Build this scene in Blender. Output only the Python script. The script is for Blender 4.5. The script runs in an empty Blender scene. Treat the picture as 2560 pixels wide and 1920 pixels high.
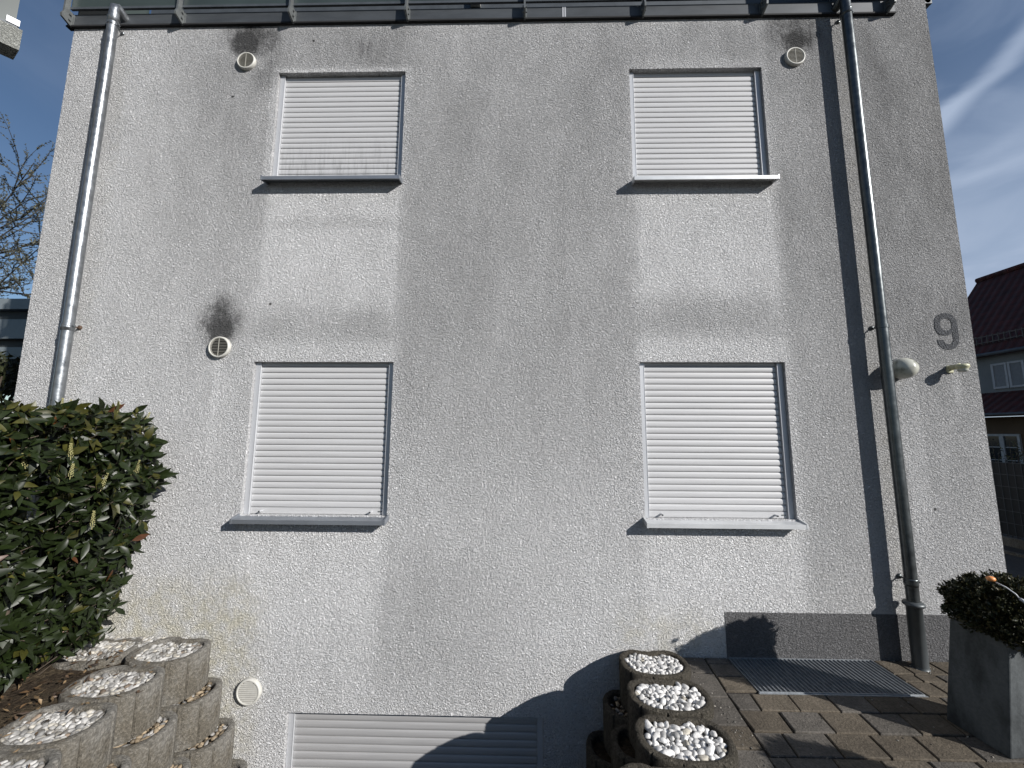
import bpy, bmesh, math, random
from mathutils import Vector, Matrix, noise
random.seed(7)
R = math.radians
scn = bpy.context.scene
col = scn.collection

# ------------------------------------------------------------------ camera
cam = bpy.data.objects.new('camera', bpy.data.cameras.new('camera'))
col.objects.link(cam)
cam.matrix_world = Matrix(((0.99978, -0.00288, 0.02075, 0.0),
                           (0.02023, -0.12381, -0.99210, -3.5),
                           (0.00543, 0.99230, -0.12372, 1.8157),
                           (0, 0, 0, 1)))
cam.data.sensor_width = 36.0
cam.data.lens = 36.0 * 980.0 / 2560.0
cam.data.clip_start = 0.02
cam.data.clip_end = 3000
scn.camera = cam

# ------------------------------------------------------------------ light
SUN = Vector((-1.43, 1.0, -0.84)).normalized()          # direction the light travels
EL = math.asin(-SUN.z)
AZ = math.atan2(-SUN.x, -SUN.y)                        # from +Y towards +X
w = bpy.data.worlds.new('World'); scn.world = w; w.use_nodes = True
nt = w.node_tree; nt.nodes.clear()
wo = nt.nodes.new('ShaderNodeOutputWorld'); bg = nt.nodes.new('ShaderNodeBackground')
sky = nt.nodes.new('ShaderNodeTexSky'); sky.sky_type = 'NISHITA'; sky.sun_disc = False
sky.sun_elevation = EL; sky.sun_rotation = AZ; sky.altitude = 400; sky.air_density = 1.0; sky.dust_density = 0.3; sky.ozone_density = 3.0
tc = nt.nodes.new('ShaderNodeTexCoord')
# thin cirrus: stretched noise mixed over the sky
mp = nt.nodes.new('ShaderNodeMapping'); mp.inputs['Rotation'].default_value = (0.3, 0.55, 0.5); mp.inputs['Scale'].default_value = (1.2, 3.6, 7.0)
nz = nt.nodes.new('ShaderNodeTexNoise'); nz.inputs['Scale'].default_value = 1.6; nz.inputs['Detail'].default_value = 7; nz.inputs['Roughness'].default_value = 0.5; nz.inputs['Distortion'].default_value = 0.5
mr = nt.nodes.new('ShaderNodeMapRange'); mr.interpolation_type = 'SMOOTHSTEP'
mr.inputs[1].default_value = 0.45; mr.inputs[2].default_value = 0.85; mr.inputs[3].default_value = 0.0; mr.inputs[4].default_value = 0.42
def wn(kind, **kw):
    nd = nt.nodes.new(kind)
    for k_, v_ in kw.items(): setattr(nd, k_, v_)
    return nd
def wmath(op, a_, b_):
    nd = wn('ShaderNodeMath', operation=op)
    for i_, q_ in enumerate((a_, b_)):
        if hasattr(q_, 'links'): nt.links.new(q_, nd.inputs[i_])
        else: nd.inputs[i_].default_value = q_
    return nd.outputs[0]
def wsm(a_, x0, x1, y0=0.0, y1=1.0):
    nd = wn('ShaderNodeMapRange', interpolation_type='SMOOTHSTEP'); nt.links.new(a_, nd.inputs[0])
    for i_, q_ in zip((1, 2, 3, 4), (x0, x1, y0, y1)): nd.inputs[i_].default_value = q_
    return nd.outputs[0]
gen = tc.outputs['Generated']
sx = wn('ShaderNodeSeparateXYZ'); nt.links.new(gen, sx.inputs[0])
def trail(nrm, wd, amt):
    dt = wn('ShaderNodeVectorMath', operation='DOT_PRODUCT'); nt.links.new(gen, dt.inputs[0]); dt.inputs[1].default_value = nrm
    d_ = wmath('ABSOLUTE', wmath('ADD', dt.outputs['Value'], wmath('MULTIPLY', wmath('SUBTRACT', nz.outputs[0], 0.5), 0.05)), 0.0)
    return wmath('MULTIPLY', wsm(d_, 0.0, wd, amt, 0.0), wsm(sx.outputs[0], 0.2, 0.5))
nt.links.new(gen, mp.inputs[0]); nt.links.new(mp.outputs[0], nz.inputs[0]); nt.links.new(nz.outputs[0], mr.inputs[0])
side = wsm(sx.outputs[0], -0.2, 0.72, 0.22, 1.0)
low = wmath('MULTIPLY', wsm(sx.outputs[2], 0.56, 0.26, 0.0, 0.95), wsm(sx.outputs[0], 0.2, 0.6))
f_ = wmath('MULTIPLY', mr.outputs[0], side)
f_ = wmath('ADD', f_, trail((0.6996, -0.2369, -0.6741), 0.024, 0.55))
f_ = wmath('ADD', f_, trail((0.5392, -0.0485, -0.8408), 0.016, 0.07))
f_ = wmath('ADD', f_, wmath('MULTIPLY', low, wsm(nz.outputs[0], 0.30, 0.60, 0.55, 1.0)))
f_ = wmath('ADD', f_, wsm(sx.outputs[0], 0.4, 0.8, 0.0, 0.14))
f_ = wmath('MINIMUM', f_, 0.9)
mx = wn('ShaderNodeMix', data_type='RGBA'); mx.inputs['B'].default_value = (5.0, 6.0, 7.8, 1)
nt.links.new(f_, mx.inputs['Factor']); nt.links.new(sky.outputs[0], mx.inputs['A'])
nt.links.new(mx.outputs['Result'], bg.inputs[0]); nt.links.new(bg.outputs[0], wo.inputs[0])
bg.inputs[1].default_value = 0.054
ld = bpy.data.lights.new('sun', 'SUN'); ld.energy = 3.9; ld.angle = R(0.5); ld.color = (1.0, 0.965, 0.92)
lo = bpy.data.objects.new('sun', ld); col.objects.link(lo); lo.rotation_euler = SUN.to_track_quat('-Z', 'Y').to_euler()
lo.location = (12, -10, 12)
vs = scn.view_settings; vs.view_transform = 'Standard'; vs.look = 'None'; vs.gamma = 1.0; vs.exposure = 0.66
scn.cycles.use_denoising = True

# ------------------------------------------------------------------ helpers
class MB:
    def __init__(s): s.v = []; s.f = []; s.c = []
    def add(s, vs_, fs, c=None):
        o = len(s.v); s.v += [tuple(p) for p in vs_]; s.f += [tuple(i + o for i in f) for f in fs]
        s.c += [c] * len(fs)
        return s
    def box(s, x0, x1, y0, y1, z0, z1, M=None, c=None):
        vs_ = [Vector(p) for p in ((x0,y0,z0),(x1,y0,z0),(x1,y1,z0),(x0,y1,z0),(x0,y0,z1),(x1,y0,z1),(x1,y1,z1),(x0,y1,z1))]
        if M: vs_ = [M @ p for p in vs_]
        return s.add(vs_, [(0,3,2,1),(4,5,6,7),(0,1,5,4),(1,2,6,5),(2,3,7,6),(3,0,4,7)], c)
    def tube(s, pts, rad, n=16, cap=True, c=None):
        pts = [Vector(p) for p in pts]; rs = rad if isinstance(rad, (list, tuple)) else [rad] * len(pts)
        rings = []; ref = None
        for i, p in enumerate(pts):
            d = (pts[min(i+1, len(pts)-1)] - pts[max(i-1, 0)]).normalized()
            if ref is None: ref = d.orthogonal().normalized()
            a = (ref - d * ref.dot(d)).normalized(); ref = a; b = d.cross(a)
            rings.append([p + (a * math.cos(t) + b * math.sin(t)) * rs[i] for t in (2*math.pi*k/n for k in range(n))])
        vs_ = [p for r in rings for p in r]; fs = []
        for i in range(len(rings)-1):
            for k in range(n):
                fs.append((i*n+k, i*n+(k+1)%n, (i+1)*n+(k+1)%n, (i+1)*n+k))
        if cap: fs += [tuple(reversed(range(n))), tuple(range((len(rings)-1)*n, len(rings)*n))]
        return s.add(vs_, fs, c)
    def lathe(s, prof, M=None, n=32, c=None):            # profile (r, h) about local Z
        vs_ = []; fs = []
        for r_, h in prof:
            for k in range(n):
                t = 2*math.pi*k/n; p = Vector((r_*math.cos(t), r_*math.sin(t), h)); vs_.append(M @ p if M else p)
        for i in range(len(prof)-1):
            for k in range(n): fs.append((i*n+k, i*n+(k+1)%n, (i+1)*n+(k+1)%n, (i+1)*n+k))
        return s.add(vs_, fs, c)
    def prism(s, poly, y0, y1, c=None):                  # polygon in XZ, extruded along Y
        n = len(poly); vs_ = [(x, y0, z) for x, z in poly] + [(x, y1, z) for x, z in poly]
        fs = [tuple(range(n)), tuple(reversed(range(n, 2*n)))] + [(i, i+n, (i+1)%n+n, (i+1)%n) for i in range(n)]
        return s.add(vs_, fs, c)
    def build(s, name, mat, parent=None, smooth=False, bevel=0, fix=True, autos=None):
        me = bpy.data.meshes.new(name); me.from_pydata(s.v, [], s.f)
        if any(c is not None for c in s.c):
            ca = me.color_attributes.new('tint', 'FLOAT_COLOR', 'CORNER'); li = 0
            buf = []
            for f, c in zip(s.f, s.c):
                c = c or (1, 1, 1)
                for _ in f: buf += [c[0], c[1], c[2], 1.0]
            ca.data.foreach_set('color', buf)
        if fix:
            bm = bmesh.new(); bm.from_mesh(me); bmesh.ops.recalc_face_normals(bm, faces=bm.faces); bm.to_mesh(me); bm.free()
        if smooth: me.polygons.foreach_set('use_smooth', [True] * len(me.polygons))
        if autos:
            try: me.shade_smooth_by_angle = None
            except Exception: pass
            bm = bmesh.new(); bm.from_mesh(me)
            for e in bm.edges:
                e.smooth = not (len(e.link_faces) == 2 and e.calc_face_angle(0) > autos)
            for f in bm.faces: f.smooth = True
            bm.to_mesh(me); bm.free()
        me.materials.append(mat)
        o = bpy.data.objects.new(name, me); col.objects.link(o)
        if parent: o.parent = parent
        if bevel:
            m = o.modifiers.new('bevel', 'BEVEL'); m.width = bevel; m.segments = 2; m.limit_method = 'ANGLE'
        return o

def tag(o, label=None, cat=None, group=None, kind=None):
    if label: o['label'] = label
    if cat: o['category'] = cat
    if group: o['group'] = group
    if kind: o['kind'] = kind
    return o
def empty(name, loc=(0,0,0)):
    o = bpy.data.objects.new(name, None); col.objects.link(o); o.location = loc; o.empty_display_size = 0.2
    return o
def settle(root):
    """children were built in world space: keep them there although the root sits at its base"""
    for ch in [c for c in col.objects if c.parent == root]:
        ch.matrix_parent_inverse = Matrix.Translation(-root.location)

# node-expression helper
class Mat:
    def __init__(s, name, rough=0.6, metal=0.0, spec=0.5):
        s.m = bpy.data.materials.new(name); s.m.use_nodes = True; s.t = s.m.node_tree
        s.b = s.t.nodes['Principled BSDF']; s.b.inputs['Roughness'].default_value = rough; s.b.inputs['Metallic'].default_value = metal
        s.b.inputs['Specular IOR Level'].default_value = spec; s._co = None
    def n(s, k, **kw):
        nd = s.t.nodes.new(k)
        for a, b in kw.items(): setattr(nd, a, b)
        return nd
    def co(s):
        if s._co is None: s._co = s.n('ShaderNodeTexCoord').outputs['Object']
        return s._co
    def l(s, a, b):
        if isinstance(a, V): a = a.k
        if hasattr(a, 'links'): s.t.links.new(a, b)
        else: b.default_value = a
    def noise(s, scale, detail=3, rough=0.5, dist=0.0, sc=None, rot=None):
        nd = s.n('ShaderNodeTexNoise'); nd.inputs['Scale'].default_value = scale; nd.inputs['Detail'].default_value = detail
        nd.inputs['Roughness'].default_value = rough; nd.inputs['Distortion'].default_value = dist
        if sc or rot:
            m = s.n('ShaderNodeMapping')
            if sc: m.inputs['Scale'].default_value = sc
            if rot: m.inputs['Rotation'].default_value = rot
            s.t.links.new(s.co(), m.inputs[0]); s.t.links.new(m.outputs[0], nd.inputs[0])
        else: s.t.links.new(s.co(), nd.inputs[0])
        return V(s, nd.outputs[0])
    def voro(s, scale, feature='F1', sc=None):
        nd = s.n('ShaderNodeTexVoronoi'); nd.feature = feature; nd.inputs['Scale'].default_value = scale
        if sc:
            m = s.n('ShaderNodeMapping'); m.inputs['Scale'].default_value = sc
            s.t.links.new(s.co(), m.inputs[0]); s.t.links.new(m.outputs[0], nd.inputs[0])
        else: s.t.links.new(s.co(), nd.inputs[0])
        return V(s, nd.outputs[0])
    def xyz(s):
        nd = s.n('ShaderNodeSeparateXYZ'); s.t.links.new(s.co(), nd.inputs[0]); return [V(s, o) for o in nd.outputs]
    def mix(s, f, a, b):
        nd = s.n('ShaderNodeMix'); nd.data_type = 'RGBA'
        s.l(f, nd.inputs['Factor'])
        for q, k in ((a, 'A'), (b, 'B')):
            if isinstance(q, (tuple, list)): q = (*q, 1.0) if len(q) == 3 else q
            s.l(q, nd.inputs[k])
        return V(s, nd.outputs['Result'])
    def scale(s, colr, f):
        nd = s.n('ShaderNodeVectorMath'); nd.operation = 'SCALE'
        if isinstance(colr, (tuple, list)): nd.inputs[0].default_value = colr
        else: s.l(colr, nd.inputs[0])
        s.l(f, nd.inputs['Scale']); return V(s, nd.outputs[0])
    def attr(s, name='tint'):
        nd = s.n('ShaderNodeAttribute'); nd.attribute_name = name; return V(s, nd.outputs['Color'])
    def vmul(s, a, b):
        nd = s.n('ShaderNodeVectorMath'); nd.operation = 'MULTIPLY'; s.l(a, nd.inputs[0]); s.l(b, nd.inputs[1]); return V(s, nd.outputs[0])
    def color(s, c):
        if isinstance(c, (tuple, list)): s.b.inputs['Base Color'].default_value = (*c, 1.0)
        else: s.l(c, s.b.inputs['Base Color'])
        return s
    def bump(s, h, strength=1.0, dist=0.01):
        nd = s.n('ShaderNodeBump'); nd.inputs['Strength'].default_value = strength; nd.inputs['Distance'].default_value = dist
        s.l(h, nd.inputs['Height']); s.t.links.new(nd.outputs[0], s.b.inputs['Normal']); return s
    def rough(s, v): s.l(v, s.b.inputs['Roughness']); return s
class V:
    def __init__(s, m, k): s.m = m; s.k = k
    def _o(s, op, o, sw=False):
        nd = s.m.n('ShaderNodeMath'); nd.operation = op
        a, b = (o, s) if sw else (s, o)
        s.m.l(a, nd.inputs[0]); s.m.l(b, nd.inputs[1]); return V(s.m, nd.outputs[0])
    def __add__(s, o): return s._o('ADD', o)
    def __radd__(s, o): return s._o('ADD', o)
    def __mul__(s, o): return s._o('MULTIPLY', o)
    def __rmul__(s, o): return s._o('MULTIPLY', o)
    def __sub__(s, o): return s._o('SUBTRACT', o)
    def __rsub__(s, o): return s._o('SUBTRACT', o, True)
    def sm(s, a, b, lo=0.0, hi=1.0):
        nd = s.m.n('ShaderNodeMapRange'); nd.interpolation_type = 'SMOOTHSTEP'; s.m.l(s, nd.inputs[0])
        nd.inputs[1].default_value = a; nd.inputs[2].default_value = b; nd.inputs[3].default_value = lo; nd.inputs[4].default_value = hi
        if a > b:
            nd.inputs[1].default_value = b; nd.inputs[2].default_value = a; nd.inputs[3].default_value = hi; nd.inputs[4].default_value = lo
        return V(s.m, nd.outputs[0])
    def mx(s, o): return s._o('MAXIMUM', o)
    def pw(s, o): return s._o('POWER', o)

# ------------------------------------------------------------------ materials
def plaster(name, stains=True, base=(0.56, 0.545, 0.53)):
    M = Mat(name, rough=0.92, spec=0.2)
    X, Y, Z = M.xyz()
    g = M.noise(60, 2.5, 0.6, 1.0, rot=(0, 0.5, 0), sc=(1.0, 1.0, 1.35))
    g2 = M.noise(110, 2, 0.5)
    gv = M.voro(30)
    h = g.sm(0.30, 0.70) + g2 * 0.35 + gv * 0.25
    M.bump(h, 1.0, 0.0205)
    if not stains:
        M.color(M.scale(base, g.sm(0.35, 0.6, 0.72, 1.06) * M.noise(1.4, 4, 0.6).sm(0.3, 0.7, 0.9, 1.06))); return M.m  # relief hollows darkened here too, as shade in the colour
    big = M.noise(0.9, 5, 0.6, 0.4, sc=(1.3, 1, 0.55))
    mid = M.noise(4.5, 5, 0.65, 0.3, sc=(1.2, 1, 0.6))
    Xw = X + (mid - 0.5) * 0.10; Zw = Z + (mid - 0.5) * 0.12
    def rect(x0, x1, z0, z1, sx=0.12, sz=0.3, sxr=None, szt=None):
        sxr = sxr or sx; szt = szt or sz
        return Xw.sm(x0 - sx/2, x0 + sx/2) * Xw.sm(x1 + sxr/2, x1 - sxr/2) * Zw.sm(z0 - sz/2, z0 + sz/2) * Zw.sm(z1 + szt/2, z1 - szt/2)
    def blob(x, z, rx, rz, k=1.0):
        d = ((X - x) * (1/rx)).pw(2.0) + ((Z - z) * (1/rz)).pw(2.0)
        return d.sm(1.6, 0.0, 0.0, k)
    # weathering: the face greys with height, runs below the sills stay washed pale
    dark = Zw.sm(0.3, 3.4, 0.0, 0.17) + Zw.sm(3.2, 5.8, 0.0, 0.06)
    dark = dark + rect(-1.12, 1.06, 1.2, 6.2, 0.16, 2.2) * 0.17
    dark = dark + rect(-3.5, -2.48, 3.3, 6.1, 0.9, 1.6, 0.2) * 0.15
    dark = dark + rect(2.42, 4.4, 0.3, 6.2, 0.14, 1.8) * 0.19
    dark = dark + rect(3.2, 5.4, 2.4, 9.2, 0.3, 1.2) * 0.12
    dark = dark + rect(-2.5, -1.1, 5.47, 5.94, 0.3, 0.12, szt=0.1) * 0.24
    dark = dark + rect(1.1, 2.4, 5.5, 5.92, 0.5, 0.2) * 0.15
    dark = dark + rect(-2.46, -1.15, 2.66, 2.95, 0.3, 0.18) * 0.16
    dark = dark + rect(-2.46, -1.15, 3.75, 3.86, 0.3, 0.1) * 0.12
    dark = dark + rect(1.1, 2.38, 2.74, 3.06, 0.3, 0.2) * 0.20
    dark = dark + rect(-1.2, -0.1, -0.35, 0.75, 0.18, 0.7, 0.9) * 0.17
    pale = rect(-2.46, -1.165, 2.9, 4.26, 0.10, 0.8, 0.05, 0.1) * 0.60
    pale = pale + rect(1.10, 2.37, 3.0, 4.22, 0.12, 0.6, 0.06, 0.1) * 0.50
    pale = pale + rect(-2.46, -1.15, 2.44, 2.62, 0.1, 0.12) * 0.35
    pale = pale + rect(1.05, 2.40, 2.44, 2.66, 0.1, 0.12) * 0.45
    pale = pale + rect(-2.46, -1.15, 0.2, 1.05, 0.1, 0.7, 0.1, 0.1) * 0.30
    pale = pale + rect(1.06, 2.37, 0.2, 1.05, 0.1, 0.7, 0.1, 0.1) * 0.35
    pale = pale + rect(3.33, 3.50, 1.0, 2.30, 0.03, 0.9, 0.03, 0.06) * 0.5
    pale = pale + rect(3.80, 3.88, 2.1, 2.36, 0.03, 0.2, 0.03, 0.06) * 0.6
    pale = pale + rect(-2.82, -2.74, 1.6, 2.5, 0.04, 0.7, 0.05, 0.05) * 0.40
    pale = pale + rect(-4.9, -3.3, 0.5, 6.3, 0.1, 1.5, 0.9) * 0.14
    pale = pale + rect(-2.52, -2.45, 4.3, 5.4, 0.03, 0.1, 0.03) * 0.5 + rect(-2.52, -1.1, 5.42, 5.455, 0.03, 0.02) * 0.5
    pale = pale + rect(-3.25, -2.86, 5.665, 5.69, 0.2, 0.012) * 0.6
    pale = pale + blob(-2.68, 5.52, 0.09, 0.12) * 0.7
    soot = blob(-2.77, 5.88, 0.34, 0.28, 1.0) + blob(-2.84, 5.74, 0.14, 0.16, 1.1) + blob(-2.75, 5.97, 0.22, 0.2, 0.5) + blob(-2.57, 5.55, 0.20, 0.34, 0.5) + blob(-2.80, 5.36, 0.34, 0.30, 0.32)
    soot = soot + blob(2.70, 5.82, 0.30, 0.28, 1.15) + blob(2.72, 5.68, 0.13, 0.12, 0.6) + blob(2.86, 5.52, 0.22, 0.4, 0.3) + blob(2.60, 5.30, 0.3, 0.3, 0.15)
    soot = soot + blob(-2.79, 2.82, 0.24, 0.24, 0.8) + blob(-2.79, 2.74, 0.12, 0.11, 1.0) + blob(-2.79, 2.95, 0.09, 0.22, 0.4) + blob(-2.79, 3.05, 0.22, 0.34, 0.4) + blob(-2.95, 2.66, 0.30, 0.24, 0.35) + blob(-2.58, 2.62, 0.3, 0.32, 0.28)
    soot = soot + blob(-1.62, 5.68, 0.035, 0.13, 0.6) + blob(-1.54, 5.68, 0.035, 0.12, 0.6) + blob(-1.58, 5.58, 0.12, 0.22, 0.15) + blob(-1.72, 5.75, 0.06, 0.2, 0.12)
    soot = soot * M.noise(9, 4, 0.6).sm(0.25, 0.7, 0.6, 1.1) * g.sm(0.3, 0.6, 1.15, 0.9)
    drip = M.noise(30, 3, 0.6, sc=(1, 1, 0.05)).sm(0.5, 0.72)
    soot = soot + rect(-2.5, -1.12, 3.2, 4.2, 0.1, 0.9) * drip * 0.22 + rect(1.06, 2.4, 3.1, 4.1, 0.1, 0.9) * drip * 0.25 + rect(-2.5, -1.12, 0.3, 1.0, 0.1, 0.6) * drip * 0.18 + rect(-4.6, 3.7, 5.3, 5.97, 0.1, 0.6) * drip * 0.28 + rect(1.06, 2.4, 0.3, 1.0, 0.1, 0.6) * drip * 0.18
    for x, z in ((-4.36, 3.83), (-2.9, 5.16), (-2.12, 5.78), (3.52, 1.193), (-2.34, 3.0)):
        soot = soot + blob(x, z, 0.012, 0.012, 3.0)
    dark = dark * M.noise(2.2, 6, 0.7, sc=(1.5, 1, 0.6)).sm(0.2, 0.8, 0.78, 1.18) * big.sm(0.2, 0.8, 0.7, 1.2)
    f = (1.0 - dark) * (1.0 + pale * 0.34) 
    f = f * (1.0 - soot.sm(0.0, 1.75, 0.0, 0.84))
    f = f * g.sm(0.30, 0.52, 0.70, 1.05) * mid.sm(0.2, 0.8, 0.93, 1.06)  # hollows of the grain get their shade painted into the colour
    moss = rect(-3.9, -2.2, -1.6, 0.55, 0.8, 0.7, 0.5) * 0.8 + rect(0.75, 1.7, -0.1, 0.38, 0.4, 0.35) * 0.45 + rect(3.08, 3.22, 0.3, 5.9, 0.1, 0.4) * 0.28 + rect(-4.12, -3.98, 0.4, 5.9, 0.12, 0.4) * 0.25
    moss = moss * M.noise(7, 5, 0.7).sm(0.3, 0.7, 0.3, 1.2)
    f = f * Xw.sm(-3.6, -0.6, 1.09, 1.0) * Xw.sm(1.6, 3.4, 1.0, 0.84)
    c = M.mix(moss.sm(0, 1.0, 0, 0.85), (0.985, 0.985, 0.992), (0.82, 0.775, 0.62))
    M.color(M.scale(M.scale(c, f), 0.77))
    return M.m
m_wall = plaster('rough plaster')
m_wall2 = plaster('dark painted plaster', False, (0.185, 0.184, 0.188))
m_nine = plaster('grey painted plaster', False, (0.125, 0.13, 0.14))
m_plain = plaster('neighbour plaster', False, (0.42, 0.43, 0.40))

def simple(name, c, rough=0.6, metal=0.0, var=0.12, nscale=12, bump=0.0, bscale=60, spec=0.5, sc=None):
    M = Mat(name, rough, metal, spec)
    v = M.noise(nscale, 5, 0.65, sc=sc)
    M.color(M.scale(c, v.sm(0.25, 0.75, 1 - var, 1 + var)))
    if bump: M.bump(M.noise(bscale, 4, 0.6, sc=sc), 1.0, bump)
    return M.m

M = Mat('shutter plastic', 0.45)
X, Y, Z = M.xyz()
v = M.noise(26, 4, 0.6, sc=(0.12, 1, 6)); st = M.noise(18, 5, 0.7, sc=(1.6, 1, 0.16))
dirt = Z.sm(4.85, 4.3) * Z.sm(3.9, 4.0) * X.sm(-1.0, -1.1) * st.sm(0.42, 0.75) * 0.45
M.color(M.scale(M.scale((0.50, 0.50, 0.505), v.sm(0.25, 0.75, 0.90, 1.05)), 1.0 - dirt)); m_shut = M.m
M = Mat('darker grey shutter', 0.45); v = M.noise(26, 4, 0.6, sc=(0.12, 1, 6)); M.color(M.scale((0.33, 0.328, 0.33), v.sm(0.25, 0.75, 0.88, 1.06))); m_shutb = M.m  # basement shutter, darker and greyer than the other shutters
m_rail = simple('guide rail aluminium', (0.50, 0.51, 0.53), 0.45, 0.25, 0.06, 20, sc=(1, 1, 0.1))
m_sill = simple('sill aluminium with sun glare', (0.60, 0.61, 0.62), 0.40, 0.35, 0.12, 9, sc=(0.4, 1, 1))  # right-hand sills: sun glare set into a brighter base colour
m_silld = simple('sill aluminium without glare', (0.26, 0.28, 0.31), 0.45, 0.6, 0.12, 9, sc=(0.4, 1, 1))  # left-hand sills: same metal, no glare in its colour
M = Mat('galvanised zinc', 0.32, 0.85)
v = M.voro(70); v2 = M.noise(20, 4, 0.6); v3 = M.noise(2.5, 4, 0.6, sc=(1, 1, 0.3))
M.color(M.scale((0.27, 0.285, 0.30), v2.sm(0.2, 0.8, 0.75, 1.2) * v3.sm(0.2, 0.8, 0.75, 1.2)))
M.rough(v2.sm(0.2, 0.8, 0.26, 0.46)); M.bump(M.noise(40, 3), 0.35, 0.003); m_zinc = M.m
m_dark = simple('anthracite steel', (0.075, 0.085, 0.095), 0.55, 0.3, 0.2, 6)
m_fascia = simple('grey coated sheet', (0.062, 0.068, 0.074), 0.5, 0.2, 0.25, 3, sc=(0.6, 1, 2))
m_fin = simple('dull galvanised steel', (0.15, 0.16, 0.16), 0.5, 0.5, 0.2, 14)
m_black = simple('shadow black', (0.012, 0.012, 0.013), 0.9)
m_vent = simple('off white vent plastic', (0.52, 0.51, 0.47), 0.5, 0, 0.1, 30)
m_ventg = simple('beige vent plastic', (0.36, 0.35, 0.31), 0.5, 0, 0.1, 30)
m_rust = simple('rusty bolt', (0.10, 0.065, 0.045), 0.8, 0.3, 0.4, 80)
M = Mat('frosted glass', 0.3, spec=0.3); M.color(M.scale((0.048, 0.064, 0.062), M.noise(2, 3).sm(0.3, 0.7, 0.85, 1.1))); M.b.inputs['Transmission Weight'].default_value = 0.15; m_glass = M.m
M = Mat('window glass', 0.08); M.color((0.02, 0.025, 0.03)); m_pane = M.m
# precast concrete
def concrete(name, c, c2, bump=0.006, sc=38):
    M = Mat(name, 0.95, spec=0.15)
    a = M.noise(5, 6, 0.7, sc=(1, 1, 0.5)); b = M.noise(sc, 4, 0.75); d = M.voro(sc * 2.2)
    M.color(M.scale(M.mix(a.sm(0.35, 0.65), c, c2), b.sm(0.3, 0.7, 0.55, 1.25)))
    M.bump(b.sm(0.3, 0.7) + d * 0.6, 1.0, bump); return M.m
m_ringr = concrete('dark porous concrete', (0.095, 0.085, 0.070), (0.135, 0.122, 0.098), 0.018, 55)
m_ringl = concrete('grey weathered concrete', (0.225, 0.215, 0.195), (0.145, 0.130, 0.105), 0.005, 60)
m_soil = concrete('leaf litter soil', (0.055, 0.040, 0.028), (0.11, 0.085, 0.055), 0.02, 30)
M = Mat('paver concrete', 0.9, spec=0.2)
a = M.noise(7, 5, 0.7); b = M.noise(70, 3, 0.7)
lich = M.noise(38, 3, 0.5).sm(0.66, 0.74, 0, 0.5)
pc = M.vmul(M.scale(M.attr(), a.sm(0.25, 0.75, 0.72, 1.2)), (1, 1, 1))
M.color(M.mix(lich * M.noise(2.2, 3).sm(0.45, 0.6), M.scale(pc, b.sm(0.3, 0.7, 0.75, 1.2)), (0.22, 0.21, 0.17)))
M.bump(b + a * 0.8, 1.0, 0.006); m_paver = M.m
m_joint = simple('joint sand', (0.018, 0.015, 0.012), 1.0, 0, 0.4, 60, 0.01, 90)
M = Mat('pebble stone', 0.6); M.color(M.scale(M.attr(), M.noise(60, 4, 0.6).sm(0.25, 0.7, 0.72, 1.06))); M.bump(M.noise(110, 3), 0.4, 0.004); m_peb = M.m
M = Mat('laurel leaf', 0.40, spec=0.28); M.color(M.scale(M.attr(), M.noise(40, 2).sm(0.3, 0.7, 0.8, 1.15)))
M.b.inputs['Subsurface Weight'].default_value = 0.0; m_leaf = M.m
M = Mat('small leaf', 0.5, spec=0.4); M.color(M.attr()); m_leaf2 = M.m
m_stem = simple('bark', (0.075, 0.058, 0.042), 0.85, 0, 0.3, 40, 0.006, 60)
m_stem2 = simple('grey bark', (0.055, 0.050, 0.042), 0.9, 0, 0.3, 20, 0.01, 30)
M = Mat('planter concrete', 0.8, spec=0.3)
a = M.noise(4, 5, 0.6, sc=(1, 1, 0.45)); b = M.noise(60, 3, 0.6)
M.color(M.scale(M.mix(a.sm(0.38, 0.62), (0.090, 0.099, 0.103), (0.030, 0.034, 0.036)), b.sm(0.3, 0.7, 0.88, 1.1))); M.bump(b, 0.5, 0.003); m_planter = M.m
M = Mat('red roof tile', 0.75); X, Y, Z = M.xyz()
wv = M.n('ShaderNodeTexWave'); wv.wave_type = 'BANDS'; wv.bands_direction = 'Y'; wv.inputs['Scale'].default_value = 1.35; M.t.links.new(M.co(), wv.inputs[0])
wz = M.n('ShaderNodeTexWave'); wz.wave_type = 'BANDS'; wz.bands_direction = 'Z'; wz.wave_profile = 'SAW'; wz.inputs['Scale'].default_value = 1.25; M.t.links.new(M.co(), wz.inputs[0])
hh = V(M, wv.outputs[1]) * 0.6 + V(M, wz.outputs[1]) * 0.8
M.color(M.scale((0.060, 0.011, 0.009), M.noise(3, 5, 0.7).sm(0.3, 0.7, 0.6, 1.2) * hh.sm(0.1, 1.2, 0.65, 1.1))); M.bump(hh, 1.0, 0.05); m_roof = M.m

# ------------------------------------------------------------------ the setting
g = MB()
XH0, XH1, YH0 = -3.0, 1.1, -7.0                       # sunken court in front of the basement window
S = 900.0
def quad(x0, x1, y0, y1, z): g.add([(x0,y0,z),(x1,y0,z),(x1,y1,z),(x0,y1,z)], [(0,1,2,3)])
zg = -0.045
quad(-S, XH0, -S, S, zg); quad(XH1, S, -S, S, zg); quad(XH0, XH1, 0.0, S, zg); quad(XH0, XH1, -S, YH0, zg); quad(XH0, XH1, YH0, 0.0, -1.42)
g.add([(XH0,YH0,zg),(XH0,0,zg),(XH0,0,-1.42),(XH0,YH0,-1.42)], [(0,1,2,3)])
g.add([(XH1,YH0,zg),(XH1,0,zg),(XH1,0,-1.42),(XH1,YH0,-1.42)], [(3,2,1,0)])
g.add([(XH0,YH0,zg),(XH1,YH0,zg),(XH1,YH0,-1.42),(XH0,YH0,-1.42)], [(0,1,2,3)])
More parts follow.
